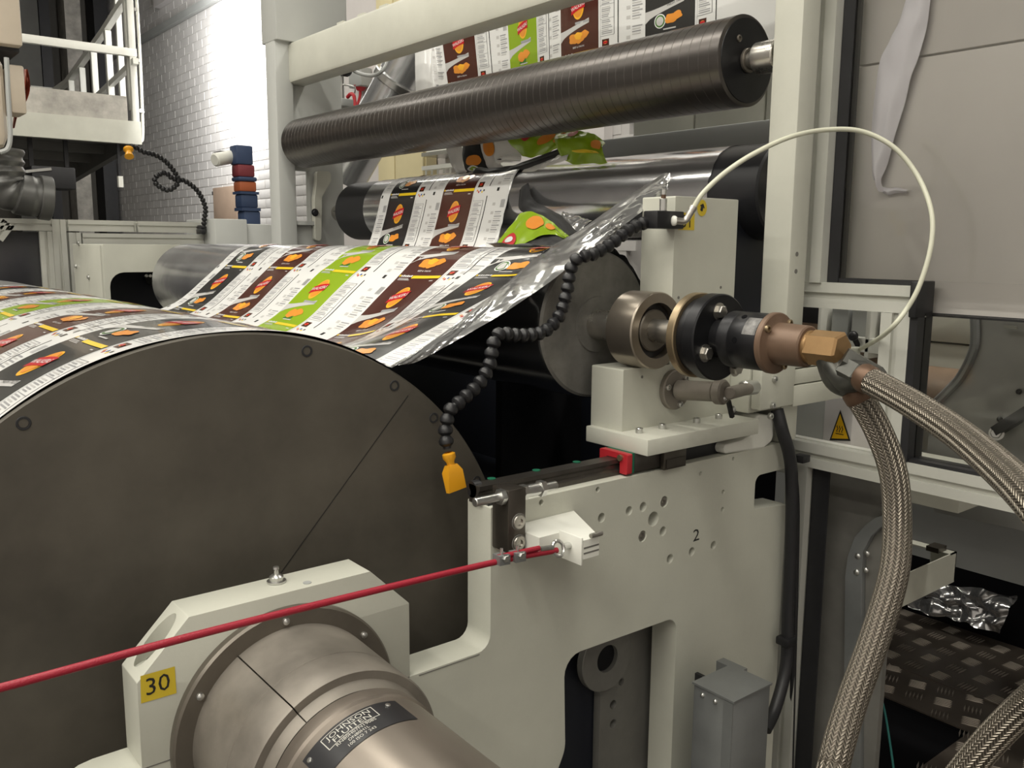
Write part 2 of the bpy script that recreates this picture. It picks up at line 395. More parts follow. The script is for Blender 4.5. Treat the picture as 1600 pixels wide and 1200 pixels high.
def slot_profile(w, h=None, sw=.22, sd=.16):
    h = h or w; a, b = w / 2, h / 2; s = w * sw / 2; t = h * sw / 2; d = min(w, h) * sd
    return [(-a, -b), (-s, -b), (-s, -b + d), (s, -b + d), (s, -b), (a, -b), (a, -t), (a - d, -t), (a - d, t), (a, t), (a, b), (s, b), (s, b - d), (-s, b - d), (-s, b), (-a, b), (-a, t), (-a + d, t), (-a + d, -t), (-a, -t)]
def profile(parent, p0, p1, w, h=None, ref=None, name='frame_profile', m=None):
    return MB().extr(slot_profile(w, h), p0, p1, ref).build(name, m or alu, parent, angle=20)
def socket_bolt(c, d, r=.009, h=.008, mb=None):
    mb = mb or MB(); c = Vector(c); d = Vector(d).normalized()
    mb.lathe([(0, r), (h - .001, r), (h, r - .001), (h, r * .52), (h * .4, r * .5), (h * .4, 0)], c, d, 20); return mb
def hex_bolt(c, d, r=.008, h=.006, mb=None, washer=True):
    mb = mb or MB(); c = Vector(c); d = Vector(d).normalized()
    if washer: mb.cyl(c, c + d * .0016, r * 1.35, 18)
    mb.hexa(c + d * .0012, c + d * (h + .0012), r); return mb
# ================================================================ the hall
XW = 3.0; YB = 11.2; ZC = 5.2
def slab(name, lo, hi, m, lab=None):
    o = MB().box(lo, hi).build(name, m); struct(o); return o
slab('floor', (-5, -3, -.12), (6, YB, -.02), floorc)
slab('ceiling', (-5, -3, ZC), (6, YB + .2, ZC + .1), ceilm)
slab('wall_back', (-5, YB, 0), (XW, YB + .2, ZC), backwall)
slab('wall_left', (-5.2, -3, 0), (-5, YB + .2, ZC), whitewall)
slab('wall_front', (-5, -3.2, 0), (6, -3, ZC), whitewall)
wr = slab('wall_right', (XW + .0012, 2.9, 0), (XW + .2, YB, ZC), mortar)
slab('wall_far_right', (6, -3, 0), (6.2, 3.1, ZC), whitewall)
slab('wall_return', (XW + .2, 2.9, 0), (6, 3.1, ZC), whitewall)
# painted brick courses: the bricks in view near the far post one by one, the rest joined
bw, bh, gap = .225, .075, .007
bme = MB().box((0, 0, 0), (.014, bw - gap, bh - gap), 0, .0012).build('brick', brickm, mesh_only=True)
rest = MB(); nb = 0
for k in range(int(ZC / bh)):
    z = k * bh; y = 2.95 - (bw / 2 if k % 2 else 0)
    while y < YB - .05:
        jit = random.uniform(-.0004, .0006)
        if 5.35 < y < 7.05 and 1.50 < z < 3.05 and nb < 296:
            b = link('brick', bme, wr); b.location = (XW - .002 + jit, y, z + gap / 2); nb += 1
        elif z > .9:
            x0 = XW - .002 + jit
            rest.box((x0, y, z + gap / 2), (XW + .010, min(y + bw - gap, YB), z + bh - gap / 2))
        y += bw
o = rest.build('brickwork', brickm, wr); o['kind'] = 'stuff'
# window high up in the right wall, ledge below it
Yw0, Yw1, Zw0 = 7.6, 9.1, 3.92
wn = MB().box((XW - .05, Yw0, Zw0), (XW, Yw1, Zw0 + .05)).build('window_1', whitewall); struct(wn)
MB().box((XW - .035, Yw0, Zw0 + .05), (XW + .0, Yw1, ZC)).build('window_pane', windowm, wn)
MB().box((XW - .06, Yw0 - .08, Zw0 - .09), (XW, Yw1 + .1, Zw0)).build('window_sill', whitewall, wn)
MB().box((XW - .06, Yw0 - .08, Zw0), (XW, Yw0, ZC)).build('window_jamb', whitewall, wn)
tr = MB().box((XW - .05, 5.6, 3.60), (XW, YB, 3.66)).build('trim_1', grey_paint); struct(tr)
# pipes and columns against the back wall
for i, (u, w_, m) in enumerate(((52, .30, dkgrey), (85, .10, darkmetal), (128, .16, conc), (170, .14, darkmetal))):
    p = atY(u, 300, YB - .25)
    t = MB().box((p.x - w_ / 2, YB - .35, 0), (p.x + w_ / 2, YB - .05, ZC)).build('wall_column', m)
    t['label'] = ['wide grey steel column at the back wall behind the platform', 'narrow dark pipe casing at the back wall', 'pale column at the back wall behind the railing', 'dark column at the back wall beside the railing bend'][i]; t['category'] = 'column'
# white plaster wall section and cream cabinets behind the rollers
slab('wall_plaster', (XW - .06, 3.0, .2), (XW - .004, 5.5, 4.6), whitewall)
cab = thing('cream_cabinet', 'tall cream wall cabinet seen between the upper rollers', 'cabinet', (2.9, 4.3, 0))
a = atX(588, 180, 2.84); b_ = atX(661, 180, 2.84)
mid = atX(616, 240, 2.84)
MB().box((2.86, b_.y, .2), (XW - .07, a.y, 3.7)).build('body', cream, cab)
MB().box((2.842, mid.y + .006, .3), (2.86, a.y - .01, 3.6), 0, .003).build('door', cream, cab)
MB().box((2.842, b_.y + .01, .3), (2.86, mid.y - .006, 3.6), 0, .003).build('door', cream, cab)
# slatted trays right of the cabinet
for i, (zz, lab) in enumerate(((263, 'upper'), (280, 'lower'))):
    t = thing('wire_rack_tray', 'slatted white rack tray beside the cream cabinet, ' + lab + ' one', 'rack', atX(700, zz, 2.6))
    l = atX(656, zz, 2.55); r = atX(745, zz, 2.55)
    MB().box((2.56, r.y, l.z - .010), (2.60, l.y, l.z + .010)).build('rail', paint_white, t)
    MB().box((2.60, r.y, l.z - .008), (2.939, r.y + .015, l.z + .008)).build('wall_arm', paint_white, t)
    for k in range(9):
        yy = l.y + (r.y - l.y) * (k + .5) / 9
        MB().bar((2.57, yy, l.z), (2.60, yy + .05, l.z - .08), .010, .010).build('slat', paint_white if i else zinc, t)
t = thing('shelf_unit', 'dim shelf with white cartons beside the cream cabinet', 'shelf', atX(700, 230, 2.7))
l = atX(660, 240, 2.8); r = atX(760, 240, 2.8)
MB().box((2.78, r.y, l.z - .02), (2.939, l.y - .02, l.z)).build('board', zinc, t)
MB().box((2.80, r.y + .2, l.z), (2.9, l.y - .04, l.z + .09)).build('carton', paint_white, t)
MB().box((2.78, r.y, l.z + .16), (2.939, l.y - .02, l.z + .175)).build('board', redpl, t)
# switch box with red conduit on the white wall
t = thing('switch_box', 'small grey switch box with red conduit on white wall', 'switch', atX(560, 125, 2.9))
a = atX(553, 111, 2.9); b_ = atX(573, 134, 2.9)
MB().box((2.86, b_.y, b_.z), (2.938, a.y, a.z), 0, .006).build('body', grey_paint, t)
MB().cyl(atX(564, 80, 2.9), atX(562, 110, 2.9), .02, 12).build('conduit', redpipe, t)
MB().cyl(atX(563, 134, 2.9), atX(563, 142, 2.9), .045, 14, r1=.02).build('gland', redpipe, t)
MB().tube(crom([atX(563, 140, 2.9), atX(562, 152, 2.9), atX(556, 170, 2.88)], 5), .009, 8).build('cable', redpipe, t)
t = thing('pneumatic_valve', 'dark valve with red loop of hose beside far post', 'valve', atX(545, 160, 2.0))
q0, q1 = atY(534, 153, 3.3), atY(553, 167, 3.3); MB().box((q0.x, 3.3, q1.z), (q1.x, 3.38, q0.z), 0, .004).build('body', grey_paint, t)
MB().tube(crom([atX(543, 152, 1.95), atX(548, 147, 1.95), atX(553, 150, 1.95), atX(555, 166, 1.95)], 6), .008, 8).build('hose_loop', redpipe, t)
MB().tube(crom([atX(535, 132, 1.97), atX(554, 136, 1.97), atX(553, 150, 1.97)], 3), .004, 8).build('bracket', zinc, t)
MB().cyl(atX(533, 108, 1.95), atX(543, 109, 1.95), .03, 14, bev=.01).build('knob', blackpl, t)
MB().cyl(atX(534, 112, 1.97), atX(534, 165, 1.97), .012, 10).build('stem', zinc, t)
# round steel extraction pipe leaning behind roller
def pipe_thing(name, label, cat, pts, r, m, n=28, collar=None):
    t = thing(name, label, cat, pts[0]); MB().tube(pts, r, n).build('pipe', m, t)
    for c in collar or ():
        d = (Vector(pts[-1]) - Vector(pts[0])).normalized(); c = Vector(pts[0]).lerp(Vector(pts[-1]), c)
        MB().ring(c - d * .018, c + d * .018, r * 1.16, r * .98, 32, bev=.004).build('collar', zinc, t)
        MB().box(c + Vector((-.03, .0, r * 1.05)), c + Vector((.01, .04, r * 1.05 + .05))).build('clip', zinc, t)
    return t
pipe_thing('extraction_pipe', 'shiny round steel duct pipe slanting down behind the dark roller', 'pipe', [atX(682, 20, 2.35), atX(574, 215, 2.2), atX(540, 276, 2.15)], .105, duct, collar=(.40,))
t = thing('grey_cable', 'pale grey cable looping in front of the steel duct', 'cable', atX(545, 105, 2.1))
MB().tube(crom([atX(530, 85, 2.05), atX(552, 110, 2.0), atX(580, 118, 2.0), atX(598, 110, 2.0), atX(606, 92, 2.05), atX(606, 60, 2.05)], 8), .008, 8).build('cable_run', grey_paint, t)
# ================================================================ raised platform, top left
RZ = math.radians(-7.7)
pc = atY(222, 226, 7.5)
pf = thing('raised_platform', 'raised white steel walkway platform with railing at upper left', 'platform', pc)
def pl(mb, name, m, label=None):           # platform pieces are written in the platform's own frame (origin = front right lower corner)
    for i, v in enumerate(mb.v): mb.v[i] = v + pc
    return mb.build(name, m, pf, label)
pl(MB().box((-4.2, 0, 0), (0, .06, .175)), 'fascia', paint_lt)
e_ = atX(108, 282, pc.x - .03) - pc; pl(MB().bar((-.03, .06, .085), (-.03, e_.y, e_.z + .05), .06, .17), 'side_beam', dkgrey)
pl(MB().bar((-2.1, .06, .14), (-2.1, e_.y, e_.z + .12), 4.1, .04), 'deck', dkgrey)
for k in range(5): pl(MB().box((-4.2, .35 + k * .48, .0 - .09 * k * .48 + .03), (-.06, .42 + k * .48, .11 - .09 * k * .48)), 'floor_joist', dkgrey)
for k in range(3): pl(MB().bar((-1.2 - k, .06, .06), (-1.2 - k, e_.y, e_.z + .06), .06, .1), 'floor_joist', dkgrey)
pl(MB().box((-4.2, .02, .175), (-.09, .035, .36)), 'kick_board', conc)
post = lambda x, y, z0, z1, w=.05: MB().box((x - w / 2, y - w / 2, z0), (x + w / 2, y + w / 2, z1), 0, .004)
pl(post(-.03, .03, .175, 1.7), 'rail_post', paint_white)
pl(post(-.98, .03, .175, 1.7), 'rail_post', paint_white)
pl(MB().box((-4.2, .0, .665), (0, .045, .725), 0, .004), 'middle_rail', paint_white)
pl(MB().box((-4.2, .0, 1.24), (0, .045, 1.29), 0, .004), 'top_rail', paint_white)
# railing of the descending side
XS = pc.x - .03; sx = lambda u, v: atX(u, v, XS) - pc
for u0, v0, u1, v1 in ((192, 2, 203, 176), (163, 48, 172, 176), (141, 72, 149, 176), (125, 106, 130, 176), (109, 126, 112, 174), (87, 142, 89, 172)):
    q = sx((u0 + u1) / 2, v0); q1 = sx((u0 + u1) / 2, v1); pl(MB().box((q.x - .025, q.y - .025, q1.z), (q.x + .025, q.y + .025, q.z), 0, .004), 'rail_post', paint_white)
q = sx(145, -30); pl(MB().box((q.x + .2, q.y + .1, .1), (q.x + .25, q.y + .15, 2.6), 0, .004), 'rail_post', paint_white)
tr_ = [sx(212, -20), sx(189, 8), sx(162, 50), sx(105, 129), sx(86, 142)]
for a, b in zip(tr_, tr_[1:]): pl(MB().bar(a, b, .05, .05), 'top_rail', paint_white)
q = sx(86, 142); pl(MB().box((q.x - .22, q.y - .025, q.z - .025), (q.x, q.y + .025, q.z + .025)), 'top_rail', paint_white); pl(MB().box((q.x - .22, q.y - .025, q.z - .5), (q.x - .17, q.y + .025, q.z - .02)), 'rail_post', paint_white)
pl(MB().bar(sx(212, 95), sx(144, 159), .04, .045), 'middle_rail', paint_white); pl(MB().bar(sx(144, 159), sx(110, 190), .04, .045), 'middle_rail', paint_white)
pl(MB().tube(crom([(.02, .03, 1.7), (.025, .02, 1.1), (.03, .03, .6), (.02, .03, .1), (.0, .03, .02)], 6), .012, 8), 'cable', paint_white)
for k in range(4): pl(MB().box((.0, .01, .25 + k * .38), (.032, .05, .275 + k * .38)), 'cable_clip', zinc)
# bracket hanging from the platform
t = thing('hanging_lamp_bracket', 'dark strap with small white box hanging below platform', 'bracket', atY(186, 245, 7.6))
q = atY(187, 275, 7.6); MB().bar((q.x, 7.6, pc.z + .13), q, .02, .02).build('strap', darkmetal, t)
MB().box(atY(185, 275, 7.58), atY(191, 293, 7.62)).build('box', paint_white, t)
t = thing('under_platform_duct', 'dark flat metal tray slung under the raised platform', 'tray', atY(70, 285, 7.8))
MB().box(atY(36, 262, 7.9), atY(120, 296, 7.6), 0, .01).build('tray', darkmetal, t)
MB().bar(atY(40, 268, 7.6), atY(80, 264, 7.6), .02, .02).build('edge_rail', zinc, t)
for u in (50, 105):
    q = atY(u, 270, 7.75); MB().bar((q.x, 7.75, pc.z + .1), q, .03, .03).build('hanger', darkmetal, t)
# beige housing with flexible duct at the frame edge
t = thing('beige_motor_housing', 'beige rounded machine housing at the upper left edge', 'machine housing', atY(0, 100, 3.6))
a = atY(-60, 30, 3.6); b_ = atY(14, 237, 3.6)
MB().box((a.x, 3.55, b_.z), (b_.x, 3.9, atY(14, 80, 3.6).z), 0, .05).build('body', beige, t)
MB().box((a.x, 3.55, atY(0, 72, 3.6).z), (atY(29, 40, 3.6).x, 3.95, ZC), 0, .008).build('upper_box', beige, t)
MB().box((a.x, 3.6, atY(0, 78, 3.6).z), (atY(30, 75, 3.6).x, 3.9, atY(0, 72, 3.6).z)).build('under_plate', darkmetal, t)
MB().tube(crom([atY(10, 90, 3.54), atY(13, 150, 3.54), atY(16, 210, 3.54), atY(12, 232, 3.54), atY(0, 238, 3.54)], 6), .008, 8).build('cable', grey_paint, t)
MB().box(atY(13, 100, 3.62), atY(31, 184, 3.75), 0, .006).build('side_panel', beige, t)
t = thing('orange_drape', 'rust orange cloth cover hanging beside the beige housing', 'cover', atY(35, 150, 3.8))
def drape(s, q):
    u0 = 32 - 12 * q + 11 * math.sin(PI * min(1, q * 1.25)) * s + 3 * s; v0 = 108 + 92 * q
    return atY(u0 + 8 * s * (1 - q), v0, 3.82 + .04 * math.sin(9 * s + 4 * q) + .05 * s)
mb = MB().grid(drape, 8, 14); mb.v += [v + Vector((0, .012, 0)) for v in mb.v]; n0 = len(mb.v) // 2
mb.f += [tuple(i + n0 for i in f)[::-1] for f in list(mb.f)]; mb.m = [0] * len(mb.f)
mb.build('cloth', orangec, t)
t = thing('flexible_duct', 'grey ribbed flexible air duct bending under the beige housing', 'duct', atY(5, 240, 3.7))
pts = crom([atY(2, 232, 3.75), atY(3, 262, 3.75), atY(10, 292, 3.75), atY(32, 304, 3.75), atY(74, 310, 3.75)], 10)
pts = resample(pts, .0065); rr = [.072 + (.004 * math.sin(i * 1.1) if i < len(pts) * .62 else (.003 if (i // 4) % 3 else .0)) for i in range(len(pts))]
MB().tube(pts, rr, 28).build('duct_tube', flexd, t)
d = (pts[-1] - pts[-2]).normalized()
MB().ring(pts[-1] - d * .03, pts[-1] + d * .012, .082, .07, 36, bev=.003).build('end_collar', flexd, t)
# ================================================================ left cabinets of aluminium profile
YF = 3.9
fr = thing('profile_enclosure', 'aluminium profile guard enclosure behind printed drum at left', 'enclosure', (atY(95, 400, YF).x, YF, 0))
def fp(u0, v0, u1, v1, w, name='frame_profile', y=YF, ref=(0, 1, 0)):
    return profile(fr, atY(u0, v0, y), atY(u1, v1, y), w, ref=ref, name=name)
g = lambda u, v, y=YF: atY(u, v, y)
zt = g(95, 343).z; zb = .2
def hp(x0, x1, z, w=.045): return profile(fr, (x0, YF, z - w / 2), (x1, YF, z - w / 2), w, ref=(0, 1, 0))
def vp(x, z0, z1, w=.05): return profile(fr, (x, YF, z0), (x, YF, z1), w, ref=(0, 1, 0))
hp(g(-40, 345).x, g(82, 345).x, zt); vp(g(72, 400).x, zb, zt - .047, .045)
vp(g(93, 400).x, zb, zt + .0, .05)
hp(g(104, 345).x, g(206, 345).x, zt); hp(g(213, 345).x, g(311, 345).x, zt)
vp(g(209, 350).x + .0, zt - .045, zt, .012)
hp(g(127, 370).x, g(316, 370).x, zt - .052, .042)
vp(g(117, 400).x, zb, zt - .05, .045)
profile(fr, g(-6, 372) , g(12, 348), .045, ref=(0, 1, 0))
MB().box((g(-60, 400).x, YF + .0, zb), (g(65, 400).x, YF + .012, zt - .05)).build('smoked_pane', darkwin, fr)
MB().box((g(130, 400).x, YF + .03, zb), (g(316, 400).x, YF + .05, zt - .06)).build('back_sheet', grey_paint, fr)
for u in (311,): MB().box(g(305, 352), g(322, 364, YF - .05), 0, .004).build('corner_block', blackpl, fr)
t = thing('grey_cabinet', 'pale grey sheet metal cabinet between profiles and far post', 'cabinet', (g(370, 400).x, YF, 0))
MB().box((g(318, 400).x, 3.75, .2), (g(388, 400, 3.75).x, 4.1, g(350, 342, 3.75).z), 0, .004).build('body', farpaint, t)
MB().box((g(388, 400, 3.75).x + .004, 3.77, .2), (g(440, 400, 3.75).x, 4.1, g(400, 350, 3.75).z), 0, .004).build('side_body', farpaint, t)
# far bearing housing with slot for the roller shaft
YH = 3.3
xl = atY(162, 420, YH).x; zt2 = atY(200, 382, YH).z
hs = thing('far_bearing_housing', 'pale painted steel housing with dark slot behind chrome roller', 'machine housing', (xl, YH, 0))
xs0 = atY(172, 450, YH).x; zs1 = atY(220, 425, YH).z; xe = 1.35; zn = atY(258, 402, YH).z; xn = atY(254, 410, YH).x
plate('front_plate', paint, fillet([(xl, .3, 0), (xe, .3, 0), (xe, zt2, 0), (xl, zt2, .006)]), [fillet([(xs0, 1.32, .03), (xe - .02, 1.32, 0), (xe - .02, zn, 0), (xn, zn, 0), (xn, zs1, 0), (xs0, zs1, .05)])], YH, YH + .03, hs)
MB().box((xl, YH + .03, .3), (xl + .025, YH + .42, zt2), 0, .004).build('side_plate', paint, hs)
MB().box((xl + .025, YH + .03, zt2 - .015), (xe, YH + .42, zt2)).build('top_plate', paint_lt, hs)
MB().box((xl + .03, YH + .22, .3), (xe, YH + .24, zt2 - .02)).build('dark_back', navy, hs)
for (u, v) in ((139, 433), (119, 416), (123, 380)):
    p = atX(u, v, xl - .001); hex_bolt(p, (-1, 0, 0), .007, .005).build('screw', zinc, hs)
for k in range(7):
    p = atY(229 + k * 6, 431, YH + .05); MB().cyl(p, p + Vector((0, .02, 0)), .006, 8).build('chain_pin', zinc, hs)
# column with coloured bands, hung pipe stub and board on the wall
YC = 6.0
t = thing('banded_column', 'blue column with maroon and orange bands before the brick wall', 'column', atY(378, 342, YC))
zs = [atY(378, v, YC).z for v in (346, 300, 283, 278, 260, 228)]
for (v0, v1, m, nm, w) in ((228, 258, bluebox, 'blue_band', 13), (258, 277, maroon, 'maroon_band', 13), (277, 284, bluebox, 'blue_collar', 14.5), (284, 300, oranged, 'orange_band', 13), (300, 304, bluebox, 'blue_collar', 14.5), (304, 325, bluebox, 'blue_band', 13), (325, 330, bluebox, 'blue_collar', 14.5), (330, 420, bluebox, 'blue_band', 13)):
    uc = 376 + (v0 + v1 - 456) * .055
    a = atY(uc, v1, YC); b_ = atY(uc, v0, YC); w = w * a.length / 1; w = (13 if 'band' in nm else 14.5) * .0046
    MB().box((a.x - w, YC - w, a.z), (a.x + w, YC + w, b_.z), 0, .012).build(nm, m, t)
t = thing('pipe_stub', 'short white capped pipe sticking out beside banded column', 'pipe', atY(345, 248, 6.0))
MB().cyl(atY(335, 250, 6.0), atY(362, 245, 6.05), .045, 20, bev=.01).build('pipe', paint_white, t)
MB().box(atY(345, 236, 6.06), atY(364, 240, 6.2)).build('bracket', darkmetal, t)
t = thing('brown_board', 'brown board leaning on white brick wall beside banded column', 'board', atX(352, 342, 2.95))
a = atX(333, 294, 2.95); b_ = atX(372, 343, 2.95)
MB().box((2.945, b_.y, b_.z - .3), (2.975, a.y, a.z), 0, .003).build('sheet', board, t)
MB().box((2.94, a.y - .01, a.z - .06), (2.944, a.y + .008, a.z - .03)).build('hinge', darkmetal, t)
# ================================================================ near side frame
YP = .938; YP1 = .992
DX, DZ = .4145, 1.045            # drum axis
R2X, R2Z, R2R = 1.065, 1.467, .1275
R1X, R1Z, R1R = 1.412, 1.940, .082
R3X, R3Z, R3R = 1.58, 1.712, .098
sf = thing('side_frame', 'thick cream painted machine side frame plate with stepped notch and drilled holes', 'machine frame', (1.0, YP, 0))
outer = fillet([(.06, .0, 0), (.10, .55, .05), (.165, 1.037, .05), (.705, 1.037, .02), (.7195, 1.08, 0), (.7195, 1.243, .002), (1.42, 1.243, .002), (1.42, 1.193, 0), (1.333, 1.193, .016), (1.316, 1.16, 0), (1.319, 1.130, 0), (1.42, 1.121, 0), (1.42, 0, 0)])
outer = fillet([(.06, .0, 0), (.10, .55, .05), (.165, 1.037, .05), (.7195, 1.037, .022), (.7195, 1.243, .002), (1.42, 1.243, .002), (1.42, 1.193, 0), (1.319, 1.193, .016), (1.319, 1.130, .004), (1.42, 1.121, 0), (1.42, 0, 0)])
win = fillet([(.72, .12, .02), (.80, .70, .06), (.866, .83, .05), (.860, .983, .032), (1.118, .979, .024), (1.117, .12, .02)])
H = [(940, 809, .0065), (983, 798, .0062), (1005, 792, .0068), (1021, 811, .0108), (1036, 830, .0068), (1047, 873, .0068), (1081, 862, .0065), (1115, 852, .0065), (1130, 769, .0034), (1129, 796, .0034), (934, 765, .0034), (846, 785, .0036), (1095, 740, .003), (1146, 717, .003)]
hol = [win]
for u, v, r in H:
    p = atY(u, v, YP); hol.append(circle(p.x, p.z, r * 1.12 + .0008, 16))
for u, v in ((1038, 784), (1004, 838)):
    p = atY(u, v, YP); hol.append(circle(p.x, p.z, .0098, 20))
plate('frame_plate', paint, outer, hol, YP, YP1, sf)
for u, v in ((1038, 784), (1004, 838)):
    p = atY(u, v, YP); socket_bolt((p.x, YP + .011, p.z), (0, -1, 0), .0082, .0095).build('socket_screw', steel, sf)
p = atY(1088, 837, YP - .0004); text_on('handwritten_mark', '2', .03, p, (1, 0, 0), (0, 0, 1), inkblack, sf, 1.25)
# split line under the bearing block
MB().box((.60, YP - .0006, 1.034), (.7, YP, 1.0352)).build('joint_line', slotdark, sf)
# ---------------- near post and cross beam
ps = thing('near_post', 'tall cream box post standing on the near side frame', 'post', (1.414, .97, 1.243))
MB().box((1.388, YP, 1.243), (1.442, .998, 3.2), 0, .006).build('post_tube', paint_lt, ps)
for v in (397, 424):
    p = atX(1237, v, 1.40); MB().cyl((p.x + .008, YP - .0008, p.z), (p.x + .008, YP + .02, p.z), .0042, 12).build('drilled_hole', slotdark, ps)
cb = thing('cross_beam', 'pale cream box beam running between the two posts at the top', 'beam', (1.41, 2.0, 2.14))
MB().box((1.385, .90, 2.142), (1.462, 3.0, 2.275), 0, .012).build('beam_tube', paint_lt, cb)
for k in range(4): MB().box((1.40, 2.2 + k * .13, 2.275), (1.43, 2.24 + k * .13, 2.283)).build('weld_tab', paint_lt, cb)
# ---------------- far frame: post, web plate with opening, lever
ff = thing('far_post', 'pale grey far machine post with rectangular opening beside brick wall', 'post', (1.36, 2.98, 0))
MB().box((1.335, 2.95, .2), (1.40, 3.03, 3.3), 0, .006).build('post_tube', farpaint, ff)
plate('web_plate', farpaint, [(1.40, .2), (1.60, .2), (1.60, 3.3), (1.40, 3.3)], [fillet([(1.402, 1.667, 0), (1.468, 1.667, 0), (1.468, 1.855, 0), (1.402, 1.855, 0)])], 2.985, 3.015, ff)
MB().box((1.333, 2.93, 2.275), (1.60, 3.05, 3.3), 0, .004).build('upper_box', farpaint, ff)
lv = [atY(u, v, 2.97) for u, v in ((492, 268), (514, 268), (514, 283), (500, 308), (499, 376), (490, 376), (489, 310), (492, 285))]
plate('lever', paint_lt, fillet([(p.x, p.z) for p in lv][::-1], .012), [], 2.955, 2.98, ff)
p = atY(492, 332, 2.953); hex_bolt(p, (0, -1, 0), .010, .008).build('screw', darkmetal, ff)
MB().box(atY(458, 345, 2.96), atY(487, 352, 2.99)).build('opening_ledge', farpaint, ff)
# ---------------- dark machine interior behind the drum
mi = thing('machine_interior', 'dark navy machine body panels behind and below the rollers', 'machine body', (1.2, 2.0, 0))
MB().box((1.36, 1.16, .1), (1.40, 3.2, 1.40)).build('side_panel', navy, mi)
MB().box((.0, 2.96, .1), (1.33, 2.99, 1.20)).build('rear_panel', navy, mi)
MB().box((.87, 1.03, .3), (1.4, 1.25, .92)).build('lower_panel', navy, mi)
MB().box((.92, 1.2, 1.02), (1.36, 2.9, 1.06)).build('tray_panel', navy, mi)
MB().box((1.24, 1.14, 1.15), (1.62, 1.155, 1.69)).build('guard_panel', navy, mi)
p0 = atY(780, 530, 1.45)
MB().box((p0.x + .0, 1.44, 1.0), (p0.x + .32, 1.46, 1.33)).build('rib_panel', blackrub, mi)
# ---------------- grey tie beam behind roller 3
tb = thing('tie_beam', 'mid grey horizontal tie beam behind the film covered roller', 'beam', (2.0, 2.0, 1.9))
a = atX(1195, 187, 1.98); b_ = atX(1195, 238, 1.98)
MB().box((1.98, 1.0, b_.z), (2.05, atX(925, 222, 1.98).y, a.z), 0, .006).build('beam_tube', grey_paint, tb)
t = thing('pale_rear_panel', 'pale panel with vertical seams above the grey tie beam', 'panel', (2.2, 2.0, 1.9))
for k in range(3): MB().box((2.051, 1.25 + k * .24, 1.8), (2.07, 1.485 + k * .24, 2.07 + .0 * k), 0, .003).build('sheet', paint_lt, t)
# inner bearing plate seen through the cut-out
ib = thing('inner_plate', 'inner bearing plate, grey darkened for shade, seen through the frame cut-out', 'plate', (1.05, 1.0, .5))
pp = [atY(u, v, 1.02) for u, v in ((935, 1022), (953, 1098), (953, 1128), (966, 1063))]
plate('plate', shadegrey, [(pp[0].x - .0, .3), (1.35, .3), (1.35, 1.02), (pp[0].x - .0, 1.02)], [circle(q.x, q.z, .0085, 14) for q in pp[1:3]] + [circle(pp[3].x, pp[3].z, .007, 12)], 1.012, 1.028, ib)
MB().ring((pp[0].x, .998, pp[0].z), (pp[0].x, 1.012, pp[0].z), .058, .024, 36).build('ring', shadegrey, ib)
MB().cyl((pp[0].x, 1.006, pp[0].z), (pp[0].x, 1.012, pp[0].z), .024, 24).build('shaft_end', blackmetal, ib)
# ================================================================ big drum
DR = .4455; YD = 1.075
dr = thing('printing_drum', 'large dark brown steel drum carrying the printed film', 'drum', (DX, YD, DZ))
MB().lathe([(.004, DR - .012), (.004, DR - .001), (.008, DR), (1.86, DR), (1.86, 0)], (DX, YD, DZ), (0, 1, 0), 160).build('shell', drumshell, dr)
MB().lathe([(0, 0), (0, DR - .003), (.003, DR - .0005), (.012, DR - .0005), (.012, 0)], (DX, YD, DZ), (0, 1, 0), 160).build('end_disc', discsteel, dr)
for a in (14, 33.5, 45, 63, 82, 100, -33, -70, 120, -100, 140, -120, 160, -140, 180):
    q = math.radians(a); c = Vector((DX + .428 * math.sin(q), YD, DZ + .428 * math.cos(q)))
    mb = MB().ring(c + Vector((0, -.0012, 0)), c, .0078, .0052, 20, 0, .0004); mb.cyl(c + Vector((0, -.0005, 0)), c, .005, 14, 1); mb.cyl(c + Vector((0, -.0007, 0)), c, .0016, 8, 1)
    mb.build('countersunk_screw', [darkmetal, discsteel], dr)
sl = [atY(u, v, YD - .0006) for u, v in ((638, 618), (437, 898))]; d = (sl[1] - sl[0]).normalized(); n_ = Vector((-d.z, 0, d.x)) * .0006
MB().add([sl[0] - n_, sl[1] - n_, sl[1] + n_, sl[0] + n_], [(0, 1, 2, 3)]).build('seam', inkblack, dr)
MB().cyl((DX, YD - .09, DZ), (DX, YD + .01, DZ), .085, 40).build('journal', steel, dr)
# ---------------- bearing block "30"
bb = thing('bearing_block', 'cream painted chamfered bearing block with yellow 30 sticker', 'bearing block', (DX, .965, 1.04))
bo = fillet([(.2465, 1.0375, 0), (.5855, 1.0375, 0), (.5855, 1.139, .002), (.529, 1.195, .002), (.304, 1.195, .002), (.2465, 1.136, .002)])
plate('block', paint, bo + [], [], YP, YP1 + .002, bb)
# oval bolt pocket sunk into the chamfer
cut = MB(); rim = [(.2755 + .0235 * math.cos(2 * PI * i / 32), .967 + .0165 * math.sin(2 * PI * i / 32)) for i in range(32)]
cut.add([(x, y, 1.139) for x, y in rim] + [(x, y, 1.30) for x, y in rim], [tuple(range(32))[::-1], tuple(range(32, 64))] + [(i, (i + 1) % 32, 32 + (i + 1) % 32, 32 + i) for i in range(32)])
co = cut.build('cutter', paint); blk = [o for o in bb.children if o.name.startswith('block')][0]
md = blk.modifiers.new('pocket', 'BOOLEAN'); md.object = co; md.operation = 'DIFFERENCE'; md.solver = 'EXACT'
bpy.context.view_layer.update(); dg = bpy.context.evaluated_depsgraph_get(); me = bpy.data.meshes.new_from_object(blk.evaluated_get(dg)); blk.modifiers.clear(); blk.data = me; bpy.data.objects.remove(co)
me.set_sharp_from_angle(angle=math.radians(35))
